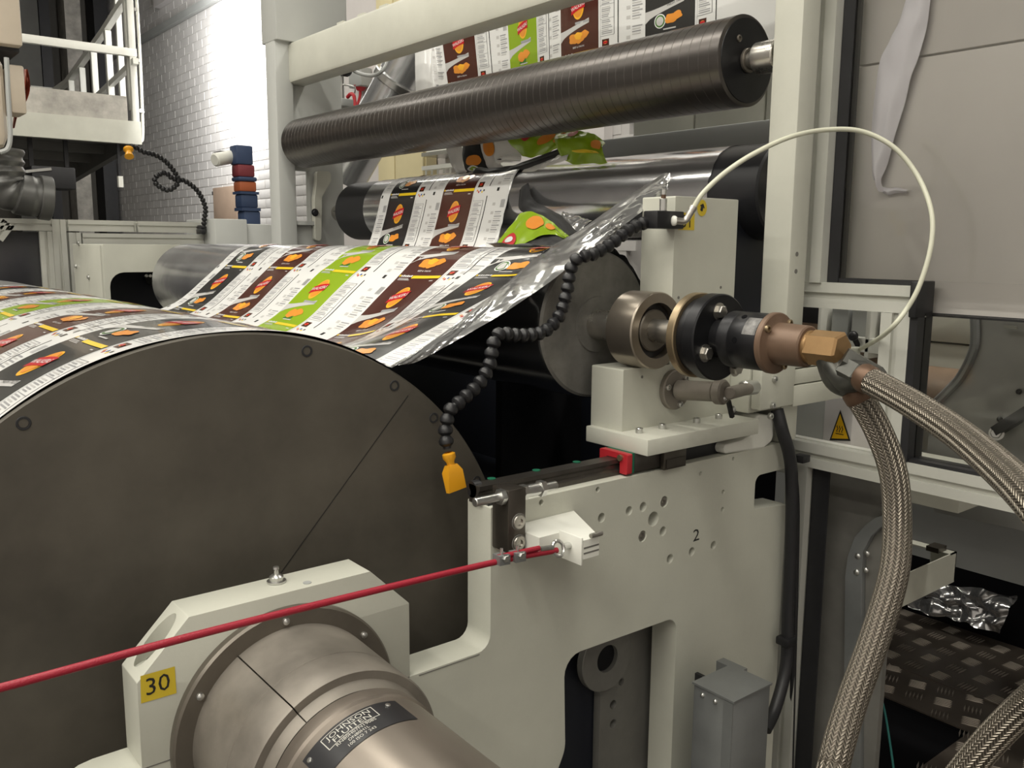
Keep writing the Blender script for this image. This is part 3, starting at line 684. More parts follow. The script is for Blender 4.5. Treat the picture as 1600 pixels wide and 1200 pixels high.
socket_bolt((.2755, .967, 1.1392), (0, 0, 1), .0105, .006).build('socket_screw', blackmetal, bb)
c = atZ(432, 909, 1.196)
mb = MB(); mb.cyl(c, c + Vector((0, 0, .002)), .0115, 18); mb.lathe([(.002, .0085), (.007, .0085), (.009, .006), (.010, .003), (.015, .0028), (.0165, .004), (.019, .0035), (.020, 0)], c, (0, 0, 1), 16); mb.build('grease_nipple', zinc, bb)
c = atZ(480, 911, 1.1955); MB().cyl(c, c + Vector((0, 0, .001)), .005, 12).build('plug', grey_paint, bb)
p = atY(247, 1070, YP - .0006); s = .0185
MB().add([p + Vector((-s, 0, -.0155)), p + Vector((s * 1.02, 0, -.0158)), p + Vector((s, 0, .0155)), p + Vector((-s * .95, 0, .0155))], [(0, 1, 2, 3)]).build('sticker', stickyel, bb)
text_on('sticker_number', '30', .0275, p + Vector((-.0005, -.0004, 0)), (1, 0, .02), (0, 0, 1), inkblack, bb)
MB().box((.2465, YP - .0005, 1.0366), (.5855, YP, 1.0380)).build('joint_line', slotdark, bb)
# ---------------- rotary union on the drum axis
ru = thing('drum_rotary_union', 'brown steel rotary union with black nameplate on the drum axis', 'rotary union', (DX, .8, 1.042))
c0 = Vector((DX, 0, 1.040)); yv = lambda y: c0 + Vector((0, y, 0))
ry = Vector((0, -1, 0))
MB().lathe([(0, .139), (.002, .1395), (.010, .1395), (.013, .137), (.013, .112), (0, .112)], yv(YP), ry, 96).build('flange_ring', ringst, ru)
for a in (-58, -2, 50):
    q = math.radians(a); c = yv(YP - .013) + Vector((math.sin(q), 0, math.cos(q))) * .1265
    MB().lathe([(0, .0046), (.0025, .0042), (.0042, .0022), (.0046, 0)], c, ry, 14).build('dome_screw', zinc, ru)
def half(a0, a1, nm):
    # two clamp halves with a parting gap along the axis
    MB().lathe([(0, .1185), (.088, .1155), (.0885, .1148), (.0915, .1148), (.092, .1155), (.135, .1150), (.138, .1130), (.138, .104), (.150, .098)], yv(YP - .011), ry, 60, 0, a0, a1).build(nm, castst, ru)
a_, b_ = axes(ry)
def ang_of(vec): return math.atan2(vec.dot(b_), vec.dot(a_))
q = math.radians(-32); gq = ang_of(Vector((math.sin(q), 0, math.cos(q))))
half(gq + .007, gq + PI - .007, 'clamp_half'); half(gq + PI + .007, gq + 2 * PI - .007, 'clamp_half')
MB().lathe([(0, .112), (.15, .096), (.17, .096), (.17, 0)], yv(YP - .01), ry, 60).build('inner_sleeve', ringst, ru)
MB().lathe([(0, .0), (0, .0985), (.004, .1010), (.020, .1010), (.0225, .0985), (.20, .0960), (.202, .0945), (.202, .052), (.20, .05)], yv(.775), ry, 96).build('body', brushed, ru)
MB().lathe([(0, .053), (.05, .053), (.052, .051), (.052, 0)], yv(.575), ry, 60).build('end_boss', bearingst, ru)
# curved nameplate
BRd = .0978
def onbody(deg, y, off=0.):
    q = math.radians(deg); r = .0985 - (.775 - .0225 - y) / .1775 * .0025 + off; return c0 + Vector((math.sin(q) * r, y, math.cos(q) * r))
def np_grid(s, t): return onbody(-48 + 66 * s, .742 - .044 * t, .0006)
MB().grid(np_grid, 24, 3).build('nameplate', plateblk, ru)
def np_text(nm, s, size, deg, y, xs=1., parent=ru, m=inkgrey, off=.001):
    v, f = text2d(s, size); return MB().add([onbody(deg + math.degrees(x * xs / BRd), y + yy, off) for x, yy in v], f).build(nm, m, parent)
npo = [o for o in bpy.data.objects if o.name.startswith('nameplate')][0]
np_text('lettering', 'JOHNSON', .0095, -17, .7325, 1.12); np_text('lettering', 'FLUITEN', .0095, -17, .7245, 1.22)
np_text('lettering', 'RN80H07N1908S', .0062, -17, .7165, 1.0); np_text('lettering', 'DN80H1L', .0058, -17, .7105, .95); np_text('lettering', '100 ISO 7 243', .0058, -17, .7045, .95)
def np_bar(d0, d1, y0, y1): MB().grid(lambda s, t: onbody(d0 + (d1 - d0) * s, y0 + (y1 - y0) * t, .0009), 12, 1).build('frame_line', inkgrey, ru)
np_bar(-34, 0, .7385, .7377); np_bar(-34, 0, .7203, .7195); np_bar(-34.4, -33.9, .7385, .7195); np_bar(-.5, 0, .7385, .7195)
for dg, y in ((10, .7335), (-45, .7335)):
    p = onbody(dg, y, .0008); n = Vector((math.sin(math.radians(dg)), 0, math.cos(math.radians(dg))))
    MB().lathe([(0, .003), (.001, .0026), (.0015, 0)], p, n, 12).build('rivet', zinc, ru)
# ================================================================ top dark roller
r1 = thing('dark_roller', 'long dark grooved steel roller across the top of the machine', 'roller', (R1X, 1.07, R1Z))
prof = [(0, 0), (0, R1R - .004), (.0025, R1R)]
L1 = 1.84; k = .022
while k < L1 - .01:
    prof += [(k, R1R), (k + .0005, R1R - .0006), (k + .0011, R1R - .0006), (k + .0016, R1R)]; k += .0235
prof += [(L1, R1R), (L1, 0)]
MB().lathe(prof, (R1X, 1.07, R1Z), (0, 1, 0), 112).build('shell', rollsteel, r1)
MB().lathe([(0, 0), (0, R1R - .007), (.003, R1R - .006)], (R1X, 1.0685, R1Z), (0, 1, 0), 96).build('end_disc', blackmetal, r1)
MB().ring((R1X, 1.062, R1Z), (R1X, 1.0685, R1Z), .022, .0165, 32).build('seat_ring', ringst, r1)
MB().cyl((R1X, 1.03, R1Z), (R1X, 1.07, R1Z), .0155, 28).build('shaft', steel, r1)
MB().cyl((R1X, .9985, R1Z), (R1X, 1.045, R1Z), .0285, 40, bev=.002).build('shaft_sleeve', steel, r1)
MB().cyl((R1X, 2.9, R1Z), (R1X, 2.99, R1Z), .02, 24).build('shaft', steel, r1)
for a in (-38, 82, 202):
    q = math.radians(a); c = Vector((R1X + math.sin(q) * .045, 1.0685, R1Z + math.cos(q) * .045))
    if a == -38: socket_bolt(c, (0, -1, 0), .0065, .003).build('socket_screw', ringst, r1)
# ================================================================ chrome roller (R2) with its journal
r2 = thing('chrome_roller', 'large chrome cooling roller under the printed film', 'roller', (R2X, 1.095, R2Z))
MB().lathe([(.004, 0), (.004, R2R - .002), (.008, R2R), (2.0, R2R), (2.0, R2R - .03), (2.0, 0)], (R2X, 1.095, R2Z), (0, 1, 0), 128).build('shell', chrome, r2)
MB().lathe([(0, 0), (0, R2R - .006), (.004, R2R - .002)], (R2X, 1.0945, R2Z), (0, 1, 0), 96).build('end_disc', r2end, r2)
MB().lathe([(-.003, .0), (-.003, .047), (0, .048)], (R2X, 1.0945, R2Z), (0, 1, 0), 64).build('boss', r2end, r2)
MB().lathe([(0, 0), (0, .026), (.05, .026), (.053, .024), (.075, .024), (.075, .0185), (.27, .0185), (.27, 0)], (R2X, 1.095, R2Z), (0, -1, 0), 48).build('shaft', steel, r2)
MB().cyl((R2X, 3.09, R2Z), (R2X, 3.5, R2Z), .03, 32).build('shaft', steel, r2)
# bearing
br = thing('roller_bearing', 'round bronze toned steel bearing ring seated on the saddle', 'bearing', (R2X, .98, R2Z))
MB().ring((R2X, .955, R2Z), (R2X, 1.012, R2Z), .0617, .0445, 80, bev=.002).build('outer_ring', bearingst, br)
MB().ring((R2X, .968, R2Z), (R2X, 1.005, R2Z), .0445, .034, 64, bev=.001).build('seal', blackrub, br)
MB().ring((R2X, .961, R2Z), (R2X, 1.005, R2Z), .034, .0186, 56, bev=.002).build('inner_ring', ringst, br)
# flanged coupling and rotary joint
rj = thing('roller_rotary_joint', 'black and bronze rotary joint on the chrome roller shaft', 'rotary joint', (R2X, .8, R2Z))
q2 = lambda y: Vector((R2X, y, R2Z))
MB().ring(q2(.868), q2(.882), .0645, .018, 80, bev=.0015).build('bronze_rim', bronze2, rj)
MB().ring(q2(.852), q2(.868), .058, .018, 64).build('spacer', blackmetal, rj)
MB().lathe([(0, .018), (0, .0625), (.002, .0645), (.020, .0645), (.022, .0625), (.022, 0)], q2(.852), ry, 80).build('black_flange', blackmetal, rj)
for u, v in ((1125, 487), (1103, 552), (1150, 575)): hex_bolt(atY(u, v, .828) + Vector((0, .002, 0)), ry, .0098, .008).build('hex_bolt', steel, rj)
MB().lathe([(0, .030), (.021, .030), (.0212, .0395), (.0225, .0410), (.038, .0410), (.039, .0403), (.041, .0403), (.042, .0410), (.085, .0410), (.087, .040), (.09, 0)], q2(.83), ry, 72).build('black_body', blackmetal, rj)
for a in (-30, 40, -85): 
    q = math.radians(a); n = Vector((math.sin(q), 0, math.cos(q))); c = q2(.775) + n * .0408
    MB().cyl(c, c + n * .0006, .0042, 14).build('port_hole', pit, rj)
def jl(s, t): q = math.radians(-72 + 40 * s); return q2(.765 - .022 * t) + Vector((math.sin(q), 0, math.cos(q))) * .0413
MB().grid(jl, 8, 1).build('faded_label', fadedl, rj)
MB().lathe([(0, 0), (0, .0405), (.0015, .0432), (.0085, .0432), (.010, .0418), (.012, .031), (.013, .0295), (.058, .0285), (.060, .0265), (.060, 0)], q2(.742), ry, 72).build('bronze_body', bronze, rj)
for a in (-52, 155, 40):
    q = math.radians(a); c = q2(.7325) + Vector((math.sin(q), 0, math.cos(q))) * .036
    socket_bolt(c, ry, .0052, .0055).build('brass_screw', bronze2, rj)
MB().cyl(q2(.684), q2(.676), .0225, 36, bev=.001).build('collar', brass, rj)
MB().hexa(q2(.678), q2(.632), .0242, 0, .06, .25).build('brass_hexagon', brass, rj)
# elbow fittings below the hexagon
e0 = q2(.655) + Vector((0, 0, -.02))
h1 = [atD(1338, 612, 1.17), atD(1372, 672, 1.165), atD(1396, 740, 1.155), atD(1402, 820, 1.14), atD(1396, 900, 1.11), atD(1366, 1000, 1.08), atD(1330, 1100, 1.05), atD(1304, 1190, 1.02), atD(1290, 1290, 1.0), atD(1290, 1290, 1.0) + Vector((-.02, 0, -.35)), Vector((.86, .42, .02))]
h2 = [atD(1350, 590, 1.13), atD(1392, 612, 1.09), atD(1440, 640, 1.03), atD(1500, 680, .95), atD(1560, 730, .84), atD(1620, 790, .74), atD(1690, 890, .68), atD(1722, 985, .72), atD(1690, 1045, .84), atD(1640, 1075, .93), atD(1600, 1105, .97), atD(1545, 1160, 1.0), atD(1500, 1215, 1.02), atD(1470, 1260, 1.03), atD(1440, 1330, 1.03), Vector((1.0, .50, .02))]
def hose(name, label, pts, r):
    t = thing(name, label, 'hose', pts[0], 'braided steel hoses'); c = crom(pts, 12)
    MB().tube(c, r, 36, uv=True).build('braid', braid, t)
    d = (c[1] - c[0]).normalized()
    MB().lathe([(-.004, r * .8), (-.004, r * 1.02), (0, r * 1.1), (.011, r * 1.08), (.014, r * 1.0)], c[0], d, 28).build('ferrule', copperf, t)
    MB().hexa(c[0] - d * .030, c[0] - d * .002, r * 1.15, 0, .1).build('hex_nut', shadefit, t)
    return t, c
hose('braided_hose', 'braided steel hose hanging down from the rotary joint to the floor', h1, .0178)
hose('braided_hose', 'braided steel hose leading right from rotary joint and looping back lower down', h2, .0172)
fit = thing('pipe_elbow', 'grey steel elbow fittings below the brass hexagon', 'pipe fitting', e0)
MB().tube(crom([e0 + Vector((0, .0, .012)), e0.lerp(h1[0], .35) + Vector((0, 0, -.008)), h1[0].lerp(h1[1], -.12)], 6), .0165, 24).build('elbow', shadefit, fit)
MB().tube(crom([e0 + Vector((.004, 0, .006)), e0.lerp(h2[0], .55) + Vector((0, 0, -.012)), h2[0].lerp(h2[1], -.15)], 6), .0160, 24).build('elbow', shadefit, fit)
m_ = atD(1345, 577, 1.15); MB().hexa(m_ + Vector((-.012, .02, .012)), m_ + Vector((.014, -.02, -.014)), .0185, 0, .1).build('union_nut', shadefit, fit)
# ================================================================ saddle, slide, rail
sd = thing('roller_saddle', 'cream L shaped roller saddle block with tall upright and yellow sticker', 'bearing block', (1.12, .98, 1.305))
plate('saddle_block', paint, fillet([(1.016, 1.305, 0), (1.288, 1.305, 0), (1.288, 1.680, .002), (1.1255, 1.680, .002), (1.1255, 1.405, .001), (1.016, 1.405, .002)]), [], .98, 1.052, sd)
for u, v, r in ((1126, 449, .0026), (1060, 465, .0026), (1003, 589, .0026)):
    p = atY(u, v, .98); MB().cyl(p + Vector((0, -.0006, 0)), p, r, 10).build('drilled_hole', slotdark, sd)
p = atY(1074, 346, .9795); MB().add([p + Vector((-.022, 0, -.014)), p + Vector((.018, 0, -.014)), p + Vector((.018, 0, .014)), p + Vector((-.018, 0, .014))], [(0, 1, 2, 3)]).build('sticker', stickyel, sd)
text_on('sticker_number', '51', .029, p + Vector((-.001, -.0004, -.001)), (1, 0, .0), (0, 0, 1), inkblack, sd, .95)
p = atY(1097, 325, .9792); MB().add([p + Vector((math.cos(i * PI / 10) * .0125, 0, math.sin(i * PI / 10) * .0135)) for i in range(20)], [tuple(range(20))]).build('arrow_sticker', stickyel, sd)
d = Vector((.35, 0, .94)); n_ = Vector((.94, 0, -.35)); pc2 = p + Vector((0, -.0004, .001))
arr = [(-.5, -1), (.5, -1), (.5, .1), (1.15, .1), (0, 1.1), (-1.15, .1), (-.5, .1)]
MB().add([pc2 + (n_ * x + d * y) * .0062 for x, y in arr], [(0, 1, 2, 6), (3, 4, 5), (2, 3, 5, 6)]).build('arrow', inkblack, sd)
st = thing('slide_table', 'cream slide table plate carrying the saddle, bolts along its front edge', 'plate', (1.14, .96, 1.28))
MB().box((1.003, .912, 1.279), (1.285, 1.05, 1.305), 0, .0015).build('table_plate', paint_lt, st)
for u, v in ((999, 664), (1035, 658), (1089, 650), (1123, 646)):
    c = atY(u, v + 4, .957); c.z = 1.305; socket_bolt(c, (0, 0, 1), .0062, .0085).build('socket_screw', zinc, st)
rl = thing('linear_rail', 'dark steel linear guide rail with green plugs on side frame top', 'rail', (1.05, .966, 1.243))
MB().extr([(-.0125, 0), (.0125, 0), (.0125, .007), (.0085, .011), (.0085, .016), (.0125, .020), (.0125, .026), (-.0125, .026), (-.0125, .020), (-.0085, .016), (-.0085, .011), (-.0125, .007)], (.713, .968, 1.2435), (1.385, .968, 1.2435), (0, 0, 1)).build('rail_bar', rodblk, rl)
for u, v in ((768, 748), (838, 735), (901, 722)):
    c = atZ(u, v, 1.2697); MB().cyl(c, c + Vector((0, 0, .0009)), .0062, 16).build('plug', greenpl, rl)
MB().box((.7205, .945, 1.2432), (.735, .99, 1.2455)).build('end_stop_plate', blackpl, rl)
MB().cyl((.713, .975, 1.262), (.725, .975, 1.262), .012, 20).build('end_cap', blackrub, rl)
cr = thing('slide_carriage', 'red ended linear carriage under the slide table', 'carriage', (1.05, .966, 1.25))
plate('red_end_cap', redpl, fillet([(.938, 1.2475), (.953, 1.2475, 0), (.953, 1.2705, 0), (.983, 1.2705, 0), (.983, 1.2475, 0), (.998, 1.2475), (.998, 1.279), (.938, 1.279)], .002), [], .0, .012, cr)
o = cr.children[0]
for v in o.data.vertices:      # cap faces along the rail: swap its outline from X to Y
    w = v.co + Vector(cr.location); v.co = Vector((.985 + w.y, w.x, w.z)) - Vector(cr.location)
o.data.flip_normals()
MB().box((.9975, .94, 1.2475), (1.004, .996, 1.279)).build('green_seal', greenpl, cr)
MB().box((1.004, .938, 1.248), (1.10, .998, 1.279), 0, .002).build('steel_body', rodblk, cr)
MB().cyl((.985, .951, 1.2725), (.981, .951, 1.2725), .005, 14).build('grease_screw', bronze2, cr)
t = thing('brake_block', 'small brown steel block under the front of the slide table', 'block', (1.05, .95, 1.25))
a = atY(1037, 712, .945); b_ = atY(1070, 735, .945)
a = atY(1037, 712, .93); b_ = atY(1070, 735, .93)
MB().box((a.x, .928, 1.2445), (b_.x, .937, 1.279), 0, .001).build('block', stopst, t); MB().box((a.x + .004, .926, 1.248), (b_.x - .004, .928, 1.262)).build('face_plate', stopst, t)
# black filler painting in the dark gap right of the carriage
t = thing('gap_shade_filler', 'black filler for the shaded gap behind the brown block', 'cover', (1.2, .96, 1.245))
MB().box((1.10, .955, 1.2435), (1.38, .99, 1.272), 0, .002).build('filler_body', blackpl, t)
# stop block with adjusting stud
sb = thing('stop_block', 'brown steel stop block with two socket screws and adjusting stud', 'stop', (.737, .92, 1.23))
MB().box((.7215, .902, 1.187), (.7515, YP, 1.2745), 0, .001).build('block', stopst, sb)
for v in (815, 848):
    p = atY(810, v, .902); MB().ring(p + Vector((0, -.001, 0)), p, .0118, .0105, 28, bev=.0003).build('counterbore', slotdark, sb); socket_bolt(p, (0, -1, 0), .0102, .0035).build('socket_screw', steel, sb)
MB().cyl((.672, .912, 1.265), (.815, .912, 1.265), .0062, 20, bev=.001).build('stud', zinc, sb)
MB().hexa((.7125, .912, 1.265), (.7215, .912, 1.265), .0112).build('hex_nut', zinc, sb); MB().hexa((.7515, .912, 1.265), (.761, .912, 1.265), .0112).build('hex_nut', zinc, sb)
MB().cyl((.757, .912, 1.265), (.783, .912, 1.265), .0088, 24, bev=.001).build('bolt_shank', zinc, sb); MB().hexa((.783, .912, 1.265), (.793, .912, 1.265), .0118).build('bolt_head', zinc, sb)
# red pull cord with its bracket
bk = thing('cord_bracket', 'white painted angle bracket holding the end of the red cord', 'bracket', (.8, .89, 1.2))
YK = .858
ol = [(.7525, .9375), (.7525, .874), (.7915, .874), (.7915, .829), (.821, .829), (.874, .9375)]
MB().add([(x, y, z) for z in (1.184, 1.2105) for x, y in ol], [(0, 1, 2, 3, 4, 5)[::-1], (6, 7, 8, 9, 10, 11)] + [(i, (i + 1) % 6, 6 + (i + 1) % 6, 6 + i) for i in range(6)]).build('block', paint_white, bk)
for zz in (1.191, 1.1985): MB().box((.7925, .8285, zz), (.8205, .8295, zz + .0022)).build('groove', slotdark, bk)
MB().box((.788, .829, 1.176), (.7912, .876, 1.2145), 0, .0008).build('angle_plate', paint_white, bk)
q = atY(940, 833, .824); MB().cyl((.800, .824, q.z), q, .0034, 12).build('threaded_rod', steel, bk)
MB().cyl((.776, .852, 1.1985), (.788, .852, 1.1985), .0045, 14).build('eye_shank', zinc, bk)
mb = MB(); ec = Vector((.767, .852, 1.1985)); mb.tube([ec + Vector((math.cos(q) * .0095, math.sin(q) * .0035, math.sin(q) * .0095)) for q in [2 * PI * i / 24 for i in range(25)]], .0026, 8); mb.build('eye_bolt', zinc, bk)
MB().hexa((.7915, .852, 1.1985), (.798, .852, 1.1985), .0075).build('hex_nut', zinc, bk)
YCD = .852
cdp = [atY(-160, 1112, YCD), atY(0, 1075, YCD), atY(300, 994, YCD), atY(560, 929, YCD), atY(775, 878, YCD), Vector((.765, YCD, 1.1965))]
pcord = thing('pull_cord', 'taut red emergency pull cord crossing the machine front', 'cord', cdp[-1])
MB().tube(crom(cdp, 8), .0040, 12).build('cord', redcord, pcord)
e1 = atY(796, 872, YCD - .002)
dirx = (cdp[-1] - cdp[-2]).normalized(); upv = Vector((0, 0, 1))
MB().tube([e1 - dirx * .02 + upv * .004, e1 + dirx * .05 + upv * .006], .0034, 10).build('cord_tail', redcord, pcord)
MB().tube([cdp[-1] - dirx * .03 + upv * .006, cdp[-1] - dirx * .008 + upv * .005], .0036, 10).build('thimble', zinc, pcord)
for k in (-1, 1):
    c = e1 + dirx * .013 * k
    MB().obox(c + upv * .001, dirx * .0085, Vector((0, .0075, 0)), upv * .0062).build('rope_clamp', galv, pcord)
    MB().hexa(c + Vector((0, -.006, .004)), c + Vector((0, -.012, .004)), .0048).build('clamp_nut', zinc, pcord)
    MB().cyl(c + upv * .005, c + upv * .015, .002, 8).build('clamp_bolt', zinc, pcord)
# pneumatic clamp cylinder on the saddle front
pn = thing('clamp_cylinder', 'dull steel clamp cylinder with round flange on the saddle front', 'cylinder', atY(1050, 612, .98))
c0p = atY(1052, 608, .979)
MB().lathe([(0, 0), (0, .034), (.007, .034), (.009, .032), (.009, 0)], c0p, ry, 48).build('flange', castst, pn)
for a in (-75, 165, 45):
    q = math.radians(a); socket_bolt(c0p + Vector((math.sin(q) * .026, -.009, math.cos(q) * .026)), ry, .005, .005).build('socket_screw', zinc, pn)
c1p = atY(1118, 612, .90)
MB().cyl(c0p + Vector((.0, -.009, 0)), c1p, .0165, 32, bev=.002).build('barrel', castst, pn)
dd = (c1p - c0p).normalized()
MB().cyl(c1p, c1p + dd * .018, .0205, 32, bev=.003).build('end_cap', castst, pn)
c2p = c1p + dd * .010 + Vector((0, -.006, .0))
MB().cyl(c2p + Vector((.0, -.01, .0)), atY(1172, 606, .915), .0105, 24, bev=.002).build('cross_rod', castst, pn)
MB().cyl(atY(1160, 607, .912), atY(1180, 605, .915), .013, 24, bev=.003).build('rod_knob', zinc, pn)
for u, v, Y_ in ((1144, 640, .89), (1130, 622, .885)): MB().sphere(atY(u, v, Y_), .0065, 14).build('ball_joint', zinc, pn)
MB().bar(atY(1138, 626, .888), atY(1144, 652, .888), .006, .006).build('link', blackmetal, pn)
# arm block behind the slide, running off to the right
am = thing('support_arm', 'pale grey green machine arm behind the slide with small screws', 'arm', (1.35, .95, 1.36))
a = atY(1150, 600, .955)
MB().box((1.2895, .939, 1.31), (1.386, .995, 1.41), 0, .002).build('arm_web', paint, am)
MB().box((1.292, .916, 1.318), (1.392, .937, 1.408), 0, .003).build('arm_block', paint, am)
for z0, z1, y in ((1.383, 1.408, .923), (1.354, 1.381, .921), (1.314, 1.352, .918)): MB().box((1.393, y, z0), (1.62, .937, z1), 0, .002).build('arm_rail', paint, am)
for u, v in ((1209, 592), (1206, 633), (1202, 650)): socket_bolt(atY(u, v, .916), ry, .0058, .006).build('socket_screw', zinc, am)
# curved casting below the slide
nk = thing('curved_bracket', 'white curved casting between slide table and side frame', 'bracket', (1.33, .95, 1.25))
np_ = [atY(u, v, .936) for u, v in ((1181, 650), (1208, 653), (1207, 686), (1193, 702), (1134, 706), (1133, 698), (1160, 691), (1180, 679))]
plate('casting', paint_white, fillet([(p.x, max(p.z, 1.2445)) for p in np_][::-1], .012), [], .936, .985, nk, bev=.004)
# conduit cable beside the frame
t = thing('black_cable', 'thick black cable running down beside the side frame', 'cable', (1.38, .9, 1.3))
MB().tube(crom([atY(1214, 640, .93), atY(1222, 672, .92), atY(1236, 730, .915), atY(1236, 850, .915), atY(1231, 960, .915), atY(1228, 1040, .91), atY(1212, 1105, .90), atY(1196, 1140, .89)], 8), .0115, 16).build('cable_run', blackrub, t)
MB().tube(crom([atY(1224, 672, .945), atY(1243, 760, .94), atY(1243, 900, .94), atY(1238, 1100, .94), atY(1234, 1250, .94)], 8), .006, 10).build('thin_cable', blackrub, t)
c = atY(1229, 1000, .913); MB().box(c - Vector((.016, .014, .008)), c + Vector((.016, .014, .008)), 0, .003).build('cable_tie', blackpl, t)
c = atY(1252, 716, .93); MB().box(c - Vector((.012, .012, .007)), c + Vector((.012, .012, .007)), 0, .002).build('cable_clamp', blackpl, t)
# sheet metal cover box on the frame
cv = thing('cover_box', 'grey folded sheet metal cover box at the bottom of side frame', 'cover', (1.13, .83, .6))
MB().box((1.083, .789, .25), (1.179, .868, .897), 0, .002).build('box_body', galv, cv)
MB().box((1.081, .787, .897), (1.181, .870, .9005)).build('lid', galv, cv)
MB().box((1.0815, .789, .3), (1.083, .807, .896)).build('folded_flange', galv, cv)
for u, v in ((1098, 1086), (1118, 1096)): MB().sphere(atX(u, v, 1.083), .0042, 12).build('dome_screw', zinc, cv)
MB().box((1.172, .868, .3), (1.179, YP, .86)).build('mount', darkmetal, cv)
MB().box((1.181, .85, .82), (1.2, .90, .895)).build('cable_entry', galv, cv)
# ================================================================ printed film
UE, UN = 2.52, 1.0762                      # far and near edge of the web along the rollers
def arc(cx, cz, r, a0, a1, step):
    n = max(2, int(abs(a1 - a0) * r / step)); return [Vector((cx - r * math.sin(a0 + (a1 - a0) * i / n), 0, cz + r * math.cos(a0 + (a1 - a0) * i / n))) for i in range(n + 1)]
rad = math.radians
A3 = arc(R3X, R3Z, R3R + .003, rad(-40), rad(72), .008)
A2 = arc(R2X, R2Z, R2R + .0015, rad(-50), rad(41), .008)
AD = arc(DX, DZ, DR + .0016, rad(-33), rad(98), .010)
V = lambda x, z: Vector((x, 0, z))
S1 = crom([A3[-1], V(1.462, 1.665), V(1.43, 1.585), V(1.37, 1.53), V(1.29, 1.517), V(1.215, 1.528), A2[0]], 9)
S2 = crom([A2[-1], V(.905, 1.500), V(.83, 1.439), V(.765, 1.412), V(.71, 1.409), V(.683, 1.419), AD[0]], 9)
PATH = A3[:-1] + S1[:-1] + A2[:-1] + S2[:-1] + AD
acc = [0]
for a, b in zip(PATH, PATH[1:]): acc.append(acc[-1] + (b - a).length)
icrest = min(range(len(A3) + len(S1), len(A3) + len(S1) + len(A2) - 2), key=lambda i: -PATH[i].z)
acc = [a - acc[icrest] for a in acc]
V_A3 = acc[len(A3) - 1]; V0 = acc[0]; V1 = acc[-1]
PX = np.array([p.x for p in PATH]); PZ = np.array([p.z for p in PATH]); AV = np.array(acc)
def path_at(v):
    x = float(np.interp(v, AV, PX)); z = float(np.interp(v, AV, PZ))
    d = .006; tx = float(np.interp(v + d, AV, PX) - np.interp(v - d, AV, PX)); tz = float(np.interp(v + d, AV, PZ) - np.interp(v - d, AV, PZ))
    n = Vector((tz, 0, -tx));
    n = n.normalized() if n.length > 1e-9 else Vector((0, 0, 1))
    if n.z < 0 and abs(n.x) < .999 and v < .6: n = n
    return x, z, n
V_S2a = acc[len(A3) - 1 + len(S1) - 1 + len(A2) - 1]; V_D = acc[len(A3) - 1 + len(S1) - 1 + len(A2) - 1 + len(S2) - 1]
def sstep(t): t = max(0, min(1, t)); return t * t * (3 - 2 * t)
def edge(v): return float(np.interp(v, [-.06, 0, .06, .12, .2, .3, .37, .45], [1.23, 1.205, 1.175, 1.167, 1.139, 1.11, 1.083, UN]))
def torn(v): return edge(v) if v > -.03 else 1.218 + (1.862 - 1.218) * sstep((-.03 - v) / .20) + .006 * noise.noise(Vector((v * 30, 1, 2)))
def web(u, v, off=0.):
    """u: position across the web (world Y), v: length along it from the crest of the chrome roller"""
    x, z, n = path_at(v); y = u; lift = 0.
    if v < -.03:                                  # slack span to roller 3: the near lanes are torn away
        y = max(u, torn(v)); lift += .012 * sstep((torn(v) + .10 - u) / .10) * math.sin(v * 17 + 1)
    free = sstep((v - V_S2a) / .06) * (1 - sstep((v - V_D + .03) / .05))
    lift += .0035 * noise.noise(Vector((u * 3.3, v * 3.1, 0))) * (.25 + free * 1.5) + free * .004 * math.sin(u * 7 + v * 5)
    if v > -.03: y = max(y, edge(v))
    ne = sstep((UN + .10 - u) / .10)              # near edge lifts off the roller and drum
    lift += ne * (.0012 * math.sin(v * 23) + .0006) * (1 if v > -.03 else 0)
    if V_S2a < v < V_D + .02:                      # the near side is pulled taut, the far side sags into the gap
        zl = 1.563 + (x - .981) * (1.563 - 1.434) / (.981 - .662); z += max(0, zl - z) * sstep((1.55 - u) / .42)
    lift = max(lift, -.001)
    y += .0035 * noise.noise(Vector((v * 9, 3.3, 1))) * ne
    return Vector((x, y, z)) + n * (lift + off)
fw = thing('printed_film', 'printed snack packet film running from drum over the chrome roller', 'film', (DX, 1.8, 1.6))
NV = int((V1 - V0) / .009); NU = 96
mb = MB().grid(lambda s, t: web(UE + (UN - UE) * t, V0 + (V1 - V0) * s), NV, NU)
mb.build('film_sheet', filmw, fw, angle=180)
# ---- the artwork of one packet lane: flat shapes (a across, b along, from the top of the packet), colour, layer
REP = .18; PITCH = .295; CW = .150
def ell(cx, cy, rx, ry, n=22, rot=0.):
    c, s = math.cos(rot), math.sin(rot); return [(cx + rx * math.cos(2 * PI * i / n) * c - ry * math.sin(2 * PI * i / n) * s, cy + rx * math.cos(2 * PI * i / n) * s + ry * math.sin(2 * PI * i / n) * c) for i in range(n)]
def fan(pts): return pts, [tuple(range(len(pts)))]
def rectg(a0, a1, b0, b1, na=1, nb=None):
    nb = nb or max(1, int(abs(b1 - b0) / .009)); v = [(a0 + (a1 - a0) * i / na, b0 + (b1 - b0) * j / nb) for i in range(na + 1) for j in range(nb + 1)]
    return v, [(i * (nb + 1) + j, (i + 1) * (nb + 1) + j, (i + 1) * (nb + 1) + j + 1, i * (nb + 1) + j + 1) for i in range(na) for j in range(nb)]
def strip(top, bot):
    n = len(top); return top + bot, [(i, i + 1, n + i + 1, n + i) for i in range(n - 1)]
